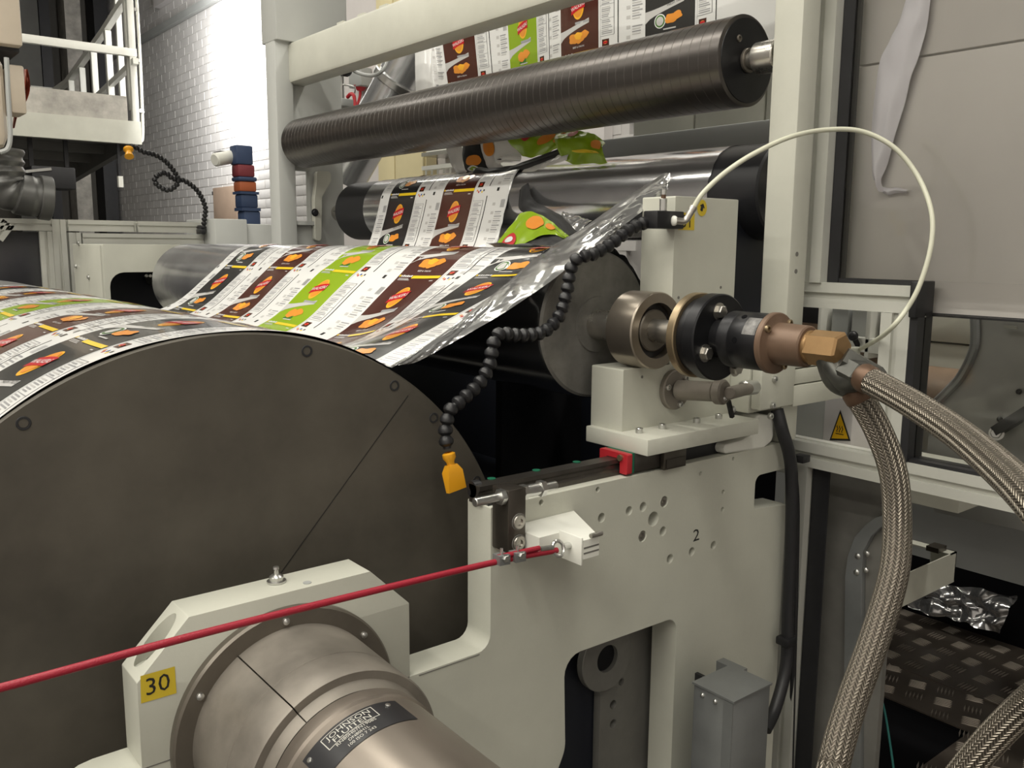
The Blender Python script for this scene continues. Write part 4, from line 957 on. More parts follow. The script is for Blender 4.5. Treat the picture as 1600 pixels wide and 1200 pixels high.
def blob(cx, cy, r, seed, n=26):
    rr = random.Random(seed); ph = [rr.uniform(0, 6) for _ in range(3)]
    return fan([(cx + r * 1.25 * math.cos(2 * PI * i / n) * (1 + .12 * math.sin(3 * 2 * PI * i / n + ph[0]) + .06 * math.sin(5 * 2 * PI * i / n + ph[1])), cy + r * .8 * math.sin(2 * PI * i / n) * (1 + .1 * math.sin(4 * 2 * PI * i / n + ph[2]))) for i in range(n)])
def txt(s, size, cx, cy, xs=1., rot=0.):
    v, f = text2d(s, size, 1); c, sn = math.cos(rot), math.sin(rot)
    return [(cx + x * xs * c + y * sn, cy - y * c + x * xs * sn) for x, y in v], [q[::-1] for q in f]
def packet(kind):
    S = []; w = CW / 2; A = lambda sh, m, l: S.append((sh[0], sh[1], m, l))
    base = {'black': BK, 'brown': BR, 'green': GR}[kind]
    A(rectg(-w, w, 0, REP, 8, 20), base, 1)
    # white swoosh on the left under the logo
    n = 9; xs = [-w + (w * 1.55) * i / (n - 1) for i in range(n)]
    A(strip([(x, .094 - .020 * (i / (n - 1)) ** 1.3) for i, x in enumerate(xs)], [(x, .122 - .036 * (i / (n - 1)) ** .6) for i, x in enumerate(xs)]), SI, 2)
    A(rectg(-.012, .040, .0775, .0835, 1, 1) if kind != 'black' else txt('FRESH TASTE', .0088, .016, .083, 1., -.16), GY if kind != 'black' else BK, 3)
    # logo: gold disc behind a red ribbon with white letters
    A(fan(ell(0, .041, .0225, .0310)), GO, 2); A(fan(ell(-.001, .0395, .0185, .0265)), OR, 3)
    rb = [(-.0265 + .053 * i / 8, .0580 - .013 * i / 8 - .003 * math.sin(PI * i / 8)) for i in range(9)]; rt = [(x, y - .0225) for x, y in rb]
    A(strip(rt, rb), RE, 4)
    A(txt('WALKERS', .0138, 0, .0392, .90, -.22), WH, 5)
    # crisps
    if kind == 'black':
        A(fan(ell(-.030, .121, .017, .017)), WH, 3); A(fan(ell(-.030, .121, .0145, .0145)), LG, 4); A(fan(ell(-.030, .121, .011, .011)), SI, 5)
        A(blob(.002, .119, .0145, 1), OR, 3); A(blob(.022, .114, .012, 2), OR, 4)
    elif kind == 'green':
        A(blob(-.012, .121, .017, 3), OR, 3); A(blob(.012, .116, .015, 4), OR, 3); A(blob(.0, .136, .009, 5), LG, 2); A(blob(-.018, .137, .006, 6), LG, 2)
    else:
        A(blob(-.018, .119, .0165, 7), OR, 3); A(blob(.004, .122, .014, 8), OR, 4); A(blob(.024, .113, .0125, 9), OR, 3); A(blob(.001, .114, .012, 10), GO, 5)
    if kind == 'brown': A(txt('BEEF & ONION', .0068, 0, .1415), WH, 3)
    else: A(rectg(-.02, .018, .140, .1432, 1, 1), SI, 3)
    # yellow band with pale lettering at its left
    A(rectg(-.022, w, .1555, .1640, 2, 1), YE, 3)
    for k in range(7): A(rectg(-.070 + k * .0068, -.0655 + k * .0068, .1545 + .001 * (k % 2), .1600, 1, 1), YE if k == 0 else WH, 3)
    for k in range(3): A(rectg(-.066, -.032 + .004 * k, .1632 + k * .0026, .1645 + k * .0026, 1, 1), SI, 2)
    A(rectg(.05, .062, .170, .1725, 1, 1), SI, 2)
    # right back panel: ruled box of small print, heavy black rule, thumbnail, colour dots
    x0 = w + .006
    A(rectg(x0, x0 + .0012, .0, REP, 1), GY, 1); A(rectg(x0 + .046, x0 + .0475, .012, .128, 1), BK, 1)
    for b in (.012, .052, .086, .128): A(rectg(x0, x0 + .047, b, b + .0012, 1, 1), GY, 1)
    for k in range(24):
        b = .016 + k * .0046
        if min(abs(b - q) for q in (.052, .086)) < .003: continue
        A(rectg(x0 + .005, x0 + .026 + .016 * random.Random(k).random(), b, b + .0024, 1, 1), GY if k % 3 else SI, 1)
    A(rectg(x0 + .058, x0 + .0613, .0, .152, 1), BK, 1)
    A(rectg(x0 + .006, x0 + .030, .137, .154, 1), BR, 1); A(fan(ell(x0 + .018, .1455, .007, .004)), OR, 2); A(rectg(x0 + .011, x0 + .025, .143, .148, 1, 1), RE, 3)
    for k, m in enumerate((OR, RE, BU, YE, BK)): A(fan(ell(x0 + .010 + k * .0075, .164 + .004 * (k % 2), .0032, .0032, 10)), m, 1)
    # left back panel: barcode, text blocks, registration mark
    x1 = -w - .006
    for k in range(9): A(rectg(x1 - .018 + k * .002, x1 - .018 + k * .002 + (.0013 if k % 3 else .0006), .012, .034, 1), GY, 1)
    for k in range(16):
        b = .044 + k * .0062
        if 9 < k < 12: continue
        A(rectg(x1 - .034, x1 - .012 + .010 * random.Random(k + 50).random(), b, b + .0030, 1, 1), SI if k % 2 else GY, 1)
    for k in range(6): A(rectg(x1 - .052, x1 - .040, .02 + k * .024, .028 + k * .024, 1, 1), SI, 1)
    A(rectg(x1 - .046, x1 - .036, .158, .168, 1), BK, 1)
    return S
LANES = [('black', 2.390), ('brown', 2.095), ('green', 1.790), ('brown', 1.470), ('black', 1.213)]
PK = {k: packet(k) for k in ('black', 'brown', 'green')}
def print_on(surf, name, parent, lanes, v_lo, v_hi, phase, u_lo, u_hi, step=.00035):
    pm = MB()
    for kind, uc in lanes:
        i0 = int(math.floor((v_lo - phase) / REP))
        for i in range(i0, int(math.ceil((v_hi - phase) / REP)) + 1):
            vb = phase + i * REP
            for vs, fs, m, l in PK[kind]:
                bb_ = [vb + y for _, y in vs]
                if max(bb_) > v_hi or min(bb_) < v_lo: 
                    if max(bb_) < v_lo or min(bb_) > v_hi or m not in (BR, GR, BK) or l != 1: continue
                uu = [uc - x for x, _ in vs]
                if min(uu) < u_lo - .02 or max(uu) > u_hi + .02:
                    if len(vs) < 120: continue
                if surf is web and vb + .09 < -.03 and max(uu) < torn(vb + .09) + .01: continue
                P = [surf(min(max(u, u_lo + .001), u_hi - .001), min(max(vb + y, v_lo), v_hi), step * l) for u, (_, y) in zip(uu, vs)]
                pm.add(P, [f[::-1] for f in fs], m)
    # every face looks away from the film
    o = pm.build(name, PRINTM, parent, angle=180); return o
vy = float(AV[np.argmin(np.abs(PX - .945) + (np.abs(PZ - 1.538)) * 2)])   # where the yellow bands lie on the slack span
o = print_on(web, 'printed_artwork', fw, LANES, V0 + .03, V1 - .01, vy - .160, UN + .004, UE - .004)
def face_out(o, surf_sign=None):
    pass
# near edge strip folded up into a silver flap
U_ = crom([web(edge(v) + .006, v, .0012) for v in (V_D + .015, V_D - .03, .36, .30, .24, .18, .12, .06, .01)] + [atY(u, v, y) for u, v, y in ((905, 360, 1.125), (945, 332, 1.12), (985, 304, 1.11), (1022, 281, 1.10), (1038, 270, 1.09))], 6)
L_ = crom([atY(u, v, y) for u, v, y in ((622, 571, 1.071), (650, 566, 1.071), (690, 545, 1.069), (735, 520, 1.065), (780, 494, 1.06), (825, 464, 1.057), (868, 434, 1.052), (905, 402, 1.048), (950, 370, 1.047), (1000, 333, 1.05), (1036, 303, 1.06), (1041, 297, 1.07))], 6)
def flap(s, t):
    i = s * (len(U_) - 1); k = min(int(i), len(U_) - 2); f = i - k
    j = s * (len(L_) - 1); m = min(int(j), len(L_) - 2); g_ = j - m
    p = U_[k].lerp(U_[k + 1], f).lerp(L_[m].lerp(L_[m + 1], g_), t)
    w = math.sin(PI * t) * (.004 + .009 * s)
    cr = abs(noise.noise(Vector((s * 13 + t * 2.2, t * 1.5 - s * 3, 0)))) * .016 + abs(noise.noise(Vector((s * 29 - t * 5, t * 4, 5)))) * .006
    return p + Vector((-.3, -.8, .3)) * (w + cr * (.25 + s) * min(1, 4 * t))
MB().grid(flap, 130, 16).build('folded_silver_edge', silver2, fw, 'crumpled silver edge of the film folded up to a point', angle=40)
MB().lathe([(0, R2R + .0012), (.18, R2R + .0016), (.36, R2R + .0012), (.60, R2R + .0010)], (R2X, 2.49, R2Z), (0, 1, 0), 96).build('bare_film_end', filmend, fw)
# silver film hugging the back of the chrome roller
def back(s, t):
    a = rad(-12 - 95 * t); r = R2R + .004 + .010 * abs(noise.noise(Vector((s * 4, t * 7, 2)))) + .006 * s
    return Vector((R2X - r * math.sin(a), 1.10 + .35 * s, R2Z + r * math.cos(a)))
MB().grid(back, 18, 34).build('loose_silver_end', silver2, fw, angle=50)
# ---- silver film wound on roller 3 and the roller itself
r3 = thing('rubber_roller', 'black rubber covered roller under wrapped silver film', 'roller', (R3X, 1.1, R3Z))
MB().lathe([(0, 0), (0, R3R - .004), (.004, R3R), (1.74, R3R), (1.744, R3R - .004), (1.744, 0)], (R3X, 1.085, R3Z), (0, 1, 0), 96).build('rubber_cover', blackrub, r3)
MB().cyl((R3X, .99, R3Z), (R3X, 1.09, R3Z), .03, 32).build('shaft', steel, r3); MB().cyl((R3X, 2.82, R3Z), (R3X, 3.0, R3Z), .03, 32).build('shaft', steel, r3)
w3 = thing('silver_film_wrap', 'shiny silver film wrapped around the rubber roller', 'film', (R3X, 1.9, R3Z))
def wrap(s, t):
    a = 2 * PI * t; y = 1.205 + (2.63 - 1.205) * s
    if s < .01 or s > .99: y += .006 * noise.noise(Vector((math.cos(a) * 4, math.sin(a) * 4, s * 3)))
    r = R3R + .0012 + .0012 * abs(noise.noise(Vector((y * 7, a * 2, 0))))
    return Vector((R3X - r * math.sin(a), y, R3Z + r * math.cos(a)))
MB().grid(wrap, 70, 96).build('wrap_sheet', silver, w3, angle=180)
# ---- upper web hanging behind the dark roller
X4 = 1.70; SH = .325
def upper(u, v, off=0.):
    """v = 0 at z 2.55, growing downwards"""
    z = 2.55 - v; x = X4 + .05 * v
    f = .012 * math.sin(u * 9 + .6) + .016 * noise.noise(Vector((u * 2.1, v * 1.7, 4)))
    fold = sstep((u - 2.50) / .12)
    x += f - .06 * fold * (.4 + .6 * sstep((v - .2) / .3)); y = u - .05 * fold
    y -= .05 * sstep((v - .1) / .5) * sstep((u - 1.9) / .7)
    return Vector((x, y, z)) + Vector((-1, 0, 0)) * off
uw = thing('hanging_film', 'printed snack film hanging behind the dark top roller', 'film', (X4, 2.0, 2.2))
def low_edge(u):   # torn lower end
    return .58 if u > 1.86 else (.47 + .10 * sstep((u - 1.45) / .4) * 0 + .03 * math.sin(u * 23) if u > 1.62 else .53 + .02 * math.sin(u * 11))
UL, UH = 1.10, 2.66
mb = MB().grid(lambda s, t: upper(UH + (UL - UH) * t, low_edge(UH + (UL - UH) * t) * s), 44, 80)
mb.build('film_sheet', filmw, uw, angle=180)
LAN4 = [('brown', 2.425), ('green', 2.12), ('brown', 1.845), ('black', 1.545)]
print_on(upper, 'printed_artwork', uw, LAN4, .0, .575, .240 - .14, UL, 2.62)
# ---- torn folds bunched on roller 3
def crumple(name, pts_a, pts_b, mat_, parent, bul, seed, ns=36, nt=14, label=None):
    A_, B_ = crom([atX(*p) for p in pts_a], 6), crom([atX(*p) for p in pts_b], 6)
    def fn(s, t):
        def on(Q): i = s * (len(Q) - 1); k = min(int(i), len(Q) - 2); return Q[k].lerp(Q[k + 1], i - k)
        p = on(A_).lerp(on(B_), t)
        return p + Vector((-1, 0, .3)) * (bul * math.sin(PI * t) + bul * .8 * noise.noise(Vector((s * 4 + seed, t * 2, seed)))) + Vector((0, 0, .003 * noise.noise(Vector((s * 9, t * 4, seed + 3)))))
    return MB().grid(fn, ns, nt).build(name, mat_, parent, label, angle=70), fn
cf = thing('torn_film_bunch', 'bunched torn film with green packets lying on the silver roller', 'film', atX(820, 250, 1.55))
def cr_(name, A, B, m, bul, seed, X0=1.56, X1=None):
    n = lambda Q: [(q[0], q[1], (q[2] if len(q) > 2 else X0)) for q in Q]
    return crumple(name, n(A), n(B), m, cf, bul, seed)[1]
f1 = cr_('white_fold', [(694, 205), (699, 240), (708, 262), (722, 277)], [(720, 205), (722, 236), (725, 262), (734, 276)], WHITEF, .006, 1)
f5 = cr_('black_fold', [(721, 210, 1.575), (723, 245, 1.565), (726, 262, 1.56), (734, 274, 1.555)], [(752, 210, 1.57), (756, 235, 1.56), (762, 255, 1.555), (768, 268, 1.55)], BLACKF, .006, 5)
fb = cr_('brown_fold', [(747, 205, 1.565), (752, 232, 1.555), (759, 256, 1.55), (766, 268, 1.545)], [(776, 205, 1.56), (778, 230, 1.55), (780, 250, 1.545), (786, 262, 1.54)], P_SILV, .005, 8)
f9 = cr_('white_fold', [(770, 205, 1.56), (767, 238, 1.55), (770, 250, 1.545), (780, 256, 1.54)], [(800, 205, 1.55), (812, 236, 1.545), (815, 246, 1.54), (812, 252, 1.535)], WHITEF, .006, 9)
f3 = cr_('green_fold', [(786, 212, 1.555), (804, 232, 1.545), (822, 246, 1.54), (846, 243, 1.535), (872, 232, 1.535)], [(792, 202, 1.56), (822, 202, 1.55), (850, 202, 1.545), (880, 202, 1.54), (905, 202, 1.54)], GREENF, .008, 3)
f2 = cr_('black_fold', [(738, 278, 1.53), (770, 274, 1.525), (805, 268, 1.52), (845, 256, 1.52), (890, 238, 1.525)], [(744, 262, 1.54), (775, 262, 1.535), (805, 257, 1.53), (845, 243, 1.53), (888, 226, 1.53)], BLACKF, .004, 2)
f8 = cr_('white_fold', [(812, 272, 1.52), (838, 266, 1.515), (860, 258, 1.51), (886, 250, 1.51)], [(838, 256, 1.53), (858, 250, 1.525), (876, 242, 1.52), (894, 236, 1.52)], WHITEF, .004, 12)
f4 = cr_('green_tail', [(872, 236, 1.525), (884, 252, 1.515), (905, 257, 1.51), (930, 256, 1.51), (949, 254, 1.51)], [(872, 208, 1.54), (895, 206, 1.53), (915, 206, 1.53), (932, 212, 1.53), (946, 224, 1.53)], GREENF, .012, 4)
def spot(nm, fn, s0, t0, rs, rt, m, off=.003):
    c = fn(s0, t0); P = []
    for i in range(18):
        q = 2 * PI * i / 18; P.append(fn(min(1, max(0, s0 + rs * math.cos(q))), min(1, max(0, t0 + rt * math.sin(q)))) + Vector((-.7, -.6, .4)) * off)
    MB().add([c + Vector((-.7, -.6, .4)) * off] + P, [(0, i + 1, (i + 1) % 18 + 1) for i in range(18)]).build(nm, m, cf)
spot('printed_spot', f5, .55, .5, .16, .34, ORANGEF); spot('printed_spot', f5, .80, .35, .10, .28, WHITEF); spot('printed_spot', f5, .80, .35, .06, .18, GREENF)
spot('printed_spot', fb, .35, .5, .2, .34, ORANGEF); spot('printed_spot', f9, .75, .25, .05, .1, BLACKF)
spot('printed_spot', f3, .36, .62, .07, .16, REDF); spot('printed_spot', f3, .66, .6, .10, .24, ORANGEF); spot('printed_spot', f3, .86, .6, .08, .2, ORANGEF)
spot('printed_spot', f4, .82, .66, .12, .2, ORANGEF); spot('printed_spot', f4, .30, .9, .1, .12, REDF); spot('printed_spot', f4, .62, .35, .26, .05, YELF)
# green lane hanging as a loose bow in front of roller 3, black lane sweeping behind it
f6 = cr_('green_bow', [(770, 392, 1.30), (805, 386, 1.30), (832, 374, 1.31), (858, 366, 1.315), (886, 373, 1.30)], [(800, 352, 1.36), (815, 332, 1.39), (842, 334, 1.385), (866, 350, 1.36), (889, 369, 1.31)], GREENF, .004, 6)
f7 = cr_('black_bow_or_shade', [(812, 296, 1.475), (812, 328, 1.44), (845, 337, 1.41), (866, 350, 1.38), (884, 370, 1.33)], [(826, 286, 1.48), (834, 312, 1.45), (858, 326, 1.43), (878, 338, 1.40), (902, 362, 1.35)], BLACKF, .003, 7)
f10 = cr_('black_bow_or_shade', [(800, 400, 1.28), (830, 400, 1.28), (862, 398, 1.28), (900, 396, 1.28)], [(806, 384, 1.31), (832, 372, 1.32), (858, 364, 1.325), (890, 372, 1.31)], BLACKF, .002, 13)  # black sheet standing in for the shadow under the green bow
f11 = cr_('silver_bow', [(878, 338, 1.405), (884, 352, 1.38), (902, 366, 1.35)], [(880, 330, 1.41), (905, 338, 1.39), (925, 345, 1.37)], silver2, .003, 14)
spot('printed_spot', f6, .50, .62, .13, .26, ORANGEF); spot('printed_spot', f6, .74, .62, .08, .2, ORANGEF); spot('printed_spot', f6, .17, .22, .09, .2, REDF); spot('printed_spot', f6, .17, .22, .05, .09, WHITEF, .004)
# ================================================================ enclosure at the right: aluminium frames and panes
XC = 1.50
en = thing('guard_frame', 'aluminium profile guard frame right of the near post', 'guard frame', (XC, .8, 0))
def vx(y, z0, z1, w): return profile(en, (XC, y, z0), (XC, y, z1), w, ref=(0, 1, 0))
def hx(y0, y1, z, w): return profile(en, (XC, y0, z), (XC, y1, z), w, ref=(0, 0, 1))
vx(.957, 1.536, 3.4, .058); hx(.99, .755, 1.513, .047); vx(.781, 1.235, 1.489, .052); hx(1.0, -.4, 1.2095, .047)
vx(.958, .0, 1.186, .046)
MB().box((XC - .006, .906, 1.537), (XC + .02, .9275, 3.4)).build('black_gasket', blackrub, en)
MB().box((XC - .004, .752, 1.537), (XC + .02, .906, 1.545)).build('black_gasket', blackrub, en)
MB().box((XC - .034, .741, 1.484), (XC + .026, .7545, 1.545), 0, .002).build('black_end_cap', blackpl, en)
MB().box((XC - .026, .741, 1.234), (XC + .026, .754, 1.484)).build('black_gasket', blackrub, en)
MB().box((XC - .02, -.4, 1.2335), (XC + .02, .741, 1.239)).build('black_gasket', blackrub, en)
# white panel with seam, and the clear pane before it
wp = thing('machine_casing', 'large off white machine casing with a seam behind clear pane', 'casing', (1.55, .3, 1.5))
MB().box((1.545, -.5, 1.927), (1.565, .925, 3.4), 0, .0015).build('upper_sheet', panelw, wp)
MB().box((1.545, -.5, 1.487), (1.565, .925, 1.9235), 0, .0015).build('lower_sheet', panelw, wp)
MB().box((1.540, -.5, 1.483), (1.568, .754, 1.489)).build('shadow_line', darkmetal, wp)  # dark strip painting the shadow line along the casing's lower edge
cp = thing('clear_pane', 'clear polycarbonate pane in the guard frame', 'pane', (XC, .3, 1.2))
MB().box((XC - .003, -.5, 1.545), (XC + .003, .906, 3.4)).build('upper_pane', clearm, cp)
MB().box((XC - .002, -.5, 1.239), (XC + .002, .741, 1.49)).build('lower_pane', clearm, cp)
MB().box((XC - .002, .90, .0), (XC + .002, .935, 1.186)).build('gasket', blackrub, cp)
# torn white film strip stuck on the panel
ts = thing('torn_strip', 'torn white plastic strip hanging on the off white panel', 'film strip', atX(1390, 150, 1.535))
Ls = [(1425, -30), (1408, 30), (1392, 62), (1378, 95), (1367, 160), (1364, 215), (1364, 270), (1372, 288), (1380, 300)]
Rs = [(1458, -30), (1452, 30), (1440, 80), (1428, 115), (1414, 165), (1400, 215), (1386, 262), (1379, 284), (1382, 300)]
LL, RR = crom([atX(u, v, 1.535) for u, v in Ls], 5), crom([atX(u, v, 1.535) for u, v in Rs], 5)
def strp(s, t):
    i = s * (len(LL) - 1); k = min(int(i), len(LL) - 2); f = i - k
    return LL[k].lerp(LL[k + 1], f).lerp(RR[k].lerp(RR[k + 1], f), t) + Vector((-.004 - .012 * math.sin(PI * t) - .005 * noise.noise(Vector((s * 9, t * 3, 2))), 0, 0))
mb = MB().grid(strp, 50, 12); mb.build('strip', paper, ts, angle=70)
T1 = crom([atX(u, v, 1.538) for u, v in ((1376, 291), (1390, 294), (1402, 293), (1420, 297))], 5); T2 = crom([atX(u, v, 1.538) for u, v in ((1379, 301), (1388, 305), (1400, 302), (1419, 301))], 5)
MB().grid(lambda s, t: T1[int(s * 15)].lerp(T2[int(s * 15)], t) + Vector((-.008 * math.sin(PI * t) - .004 * noise.noise(Vector((s * 20, t, 1))), 0, 0)), 15, 4).build('torn_end', paper, ts, angle=70)
# behind the lower pane: curved guard, brown roller, white bars
cg = thing('curved_guard', 'grey sheet metal guard with a rounded edge behind clear pane', 'guard', (2.1, .5, 1.2))
gp = [(1522, 470), (1524, 530), (1516, 560), (1500, 590), (1480, 612), (1458, 636), (1452, 665), (1448, 720), (1460, 800), (1750, 860), (1750, 470)]
gq = [atX(u, v, 1.95) for u, v in gp]; plate('sheet', guard, [(p.y, p.z) for p in gq], [], 1.95, 1.97, cg, axis='X')
ge = crom([atX(u, v, 1.945) for u, v in gp[:7]], 6); MB().tube(ge, .010, 10).build('rolled_edge', galv, cg)
MB().bar(atX(1560, 672, 1.93), atX(1700, 585, 1.93), .05, .02).build('dark_strut', darkmetal, cg)
hex_bolt(atX(1557, 677, 1.92), (-1, -.3, .2), .011, .014).build('bolt', zinc, cg)
for u, v in ((1592, 612), (1562, 655)): MB().sphere(atX(u, v, 1.945), .006, 10).build('rivet', darkmetal, cg)
MB().box(atX(1568, 508, 1.94), atX(1590, 514, 1.944)).build('chrome_catch', zinc, cg)
brl = thing('brown_roller', 'brown stained roller seen dimly through the clear pane', 'roller', atX(1470, 615, 2.4))
a = atX(1425, 610, 2.45); b_ = atX(1545, 622, 2.45); MB().cyl((2.45, a.y + .3, a.z), (2.45, b_.y - .3, a.z), .075, 40, bev=.004).build('shell', brown, brl)
wb = thing('inner_cabinet', 'pale inner machine cabinet behind the guard frame', 'cabinet', (2.6, .8, .9))
MB().box((2.62, -.4, 1.50), (2.66, 1.4, 2.3)).build('upper_sheet', paint_lt, wb); MB().box((2.60, -.4, 1.33), (2.66, 1.8, 1.497), 0, .003).build('middle_sheet', paint_lt, wb); MB().box((2.61, -.4, 1.0), (2.66, 1.8, 1.325), 0, .003).build('lower_sheet', paint_lt, wb)
MB().box((2.8, -.6, .6), (2.84, 1.9, 1.7)).build('back_sheet', grey_paint, wb)
MB().box((2.50, .2, 1.18), (2.55, 1.2, 1.22)).build('crossbar', paint_white, wb)
# small things seen between the profiles at (1270-1390, 490-600)
ip = thing('inner_bracing', 'white inner bracing bars seen between the guard profiles', 'frame', (1.75, .9, 1.3))
X6 = 1.80
for (u0, v0, u1, v1, m, nm) in ((1274, 480, 1284, 560, paint_white, 'post'), (1285, 480, 1315, 545, grey_paint, 'grey_sheet'), (1317, 480, 1347, 535, farpaint, 'pale_sheet'), (1349, 480, 1362, 560, paint_white, 'post'), (1363, 480, 1392, 530, darkmetal, 'dark_sheet'), (1322, 532, 1392, 548, paint_white, 'rail')):
    a = atX(u0, v1, X6); b_ = atX(u1, v0, X6); MB().box((X6 + (.03 if 'sheet' in nm else 0), b_.y, a.z), (X6 + .05, a.y, b_.z), 0, .002).build(nm, m, ip)
MB().box((X6 + .08, .95, 1.25), (X6 + .1, 1.45, 1.42)).build('tan_sheet', brown, ip)
MB().box((X6 + .10, .99, 1.42), (X6 + .12, 1.25, 1.6)).build('dark_sheet', darkmetal, ip)
p = atX(1375, 602, X6 - .02); MB().ring(p, p + Vector((-.01, 0, 0)), .012, .008, 20).build('ring_handle', stopst, ip)
p = atX(1333, 525, X6 - .02); MB().sphere(p, .011, 14).build('black_knob', blackpl, ip); MB().cyl(p, p + Vector((.03, 0, -.03)), .006, 10).build('knob_stem', blackpl, ip)
# warning triangle on a pale box
wx = thing('warning_sign_box', 'pale box with yellow hot surface warning triangle', 'sign', atX(1312, 665, 1.62))
a = atX(1240, 700, 1.64); b_ = atX(1333, 640, 1.64)
c1 = atX(1288, 640, 1.64)
MB().box((1.64, b_.y, a.z), (1.74, c1.y, b_.z + .02), 0, .002).build('box_front', whitewall, wx)
MB().box((1.645, c1.y + .002, a.z), (1.74, a.y + .1, b_.z + .05), 0, .002).build('box_side', farpaint, wx)
tri = [atX(u, v, 1.638) for u, v in ((1313, 640), (1296, 688), (1329, 689))]
MB().add(tri, [(0, 1, 2)]).build('sign_border', inkblack, wx)
cc = (tri[0] + tri[1] + tri[2]) / 3; tri2 = [cc + (q - cc) * .80 + Vector((-.0006, 0, 0)) for q in tri]
MB().add(tri2, [(0, 1, 2)]).build('sign_face', signy, wx)
for k in range(3):     # rising heat waves over a bar
    y = cc.y + (k - 1) * .0055; mb = MB()
    mb.tube([Vector((1.6368, y + .0014 * math.sin(j * 1.5), cc.z - .004 + j * .0022)) for j in range(7)], .0008, 6); mb.build('heat_wave', inkblack, wx)
MB().box((1.6366, cc.y - .009, cc.z - .0085), (1.637, cc.y + .009, cc.z - .0068)).build('surface_bar', inkblack, wx)
# side sheet with inspection cover in the lower bay
lb = thing('lower_guard_sheet', 'grey sheet with rounded bolted flange behind guard frame', 'guard', (1.55, .8, .6))
yl, yr = .945, .745
MB().box((1.56, .80, .0), (1.575, .94, 1.186)).build('sheet', shadegrey, lb)
fl = [atX(u, v, 1.555) for u, v in ((1322, 1200), (1325, 900), (1329, 868), (1340, 838), (1356, 820), (1372, 808), (1400, 800), (1400, 815), (1380, 822), (1365, 836), (1352, 860), (1350, 900), (1347, 1200))]
plate('rounded_flange', galv, [(p.y, p.z) for p in fl], [], 1.545, 1.56, lb, axis='X')
for u, v in ((1340, 869), (1354, 865), (1338, 894), (1352, 891), (1380, 797)): MB().sphere(atX(u, v, 1.545), .0062, 12, sc=(.6, 1, 1)).build('dome_bolt', zinc, lb)
# hanging bracket boxes in the dark bay
t = thing('hanging_box', 'pale box fixed under the middle guard profile', 'box', atX(1460, 780, 1.7))
q = atX(1497, 803, 1.60); MB().box((1.60, q.y, q.z), (1.78, q.y + .40, 1.186), 0, .002).build('box_body', paint_lt, t)
t = thing('white_bracket', 'white sheet metal tray bracket sticking out over the checker plate', 'bracket', atX(1440, 890, 1.9))
q = atX(1495, 862, 2.10); zt_, yb_ = q.z, q.y
MB().box((1.62, yb_, zt_ - .072), (2.10, yb_ + .003, zt_)).build('front_flange', paint_lt, t)
MB().box((1.62, yb_ + .22, zt_ - .072), (2.10, yb_ + .223, zt_)).build('rear_flange', paint_lt, t)
MB().box((2.097, yb_, zt_ - .072), (2.10, yb_ + .06, zt_)).build('end_flange', paint_lt, t)
MB().box((2.07, yb_, zt_ - .003), (2.10, yb_ + .223, zt_)).build('top_lip', paint_lt, t)
MB().box((1.62, yb_, zt_ - .075), (2.10, yb_ + .05, zt_ - .072)).build('bottom_lip', paint_lt, t)
MB().box((2.05, yb_ + .02, zt_), (2.09, yb_ + .05, zt_ + .012)).build('clip', stopst, t)
t = thing('plastic_sheet', 'crumpled clear plastic sheet lying at the far edge of checker plate', 'plastic sheet', atX(1500, 940, 3.62))
q4 = [atX(1425, 905, 3.66), atX(1588, 930, 3.66), atX(1562, 990, 3.60), atX(1418, 948, 3.60)]
MB().grid(lambda s, t_: q4[0].lerp(q4[1], s).lerp(q4[3].lerp(q4[2], s), t_) + Vector((.05 * noise.noise(Vector((s * 6, t_ * 4, 0))), 0, .03 * noise.noise(Vector((s * 5, t_ * 4, 3))))), 26, 14).build('sheet', silver2, t, angle=70)
t = thing('bay_backdrop', 'added black panels standing for the darkness at the back of the right bay', 'machine body', (3.8, 0, 1))
MB().box((3.75, -1.5, -.02), (3.8, 2.6, 1.4)).build('back_panel', pit, t); MB().box((2.4, 2.55, -.02), (3.75, 2.6, 1.2)).build('end_panel', pit, t)  # black sheets added in place of the unlit depth of the bay
t = thing('green_thread', 'thin dark green thread hanging beside the braided hose', 'thread', atX(1382, 900, 1.6))
MB().tube(crom([atX(1384, 850, 1.6), atX(1378, 930, 1.6), atX(1368, 1010, 1.6), atX(1370, 1070, 1.6), atX(1382, 1110, 1.6), atX(1396, 1200, 1.6), atX(1400, 1260, 1.6)], 6), .0022, 6).build('strand', greencord, t)
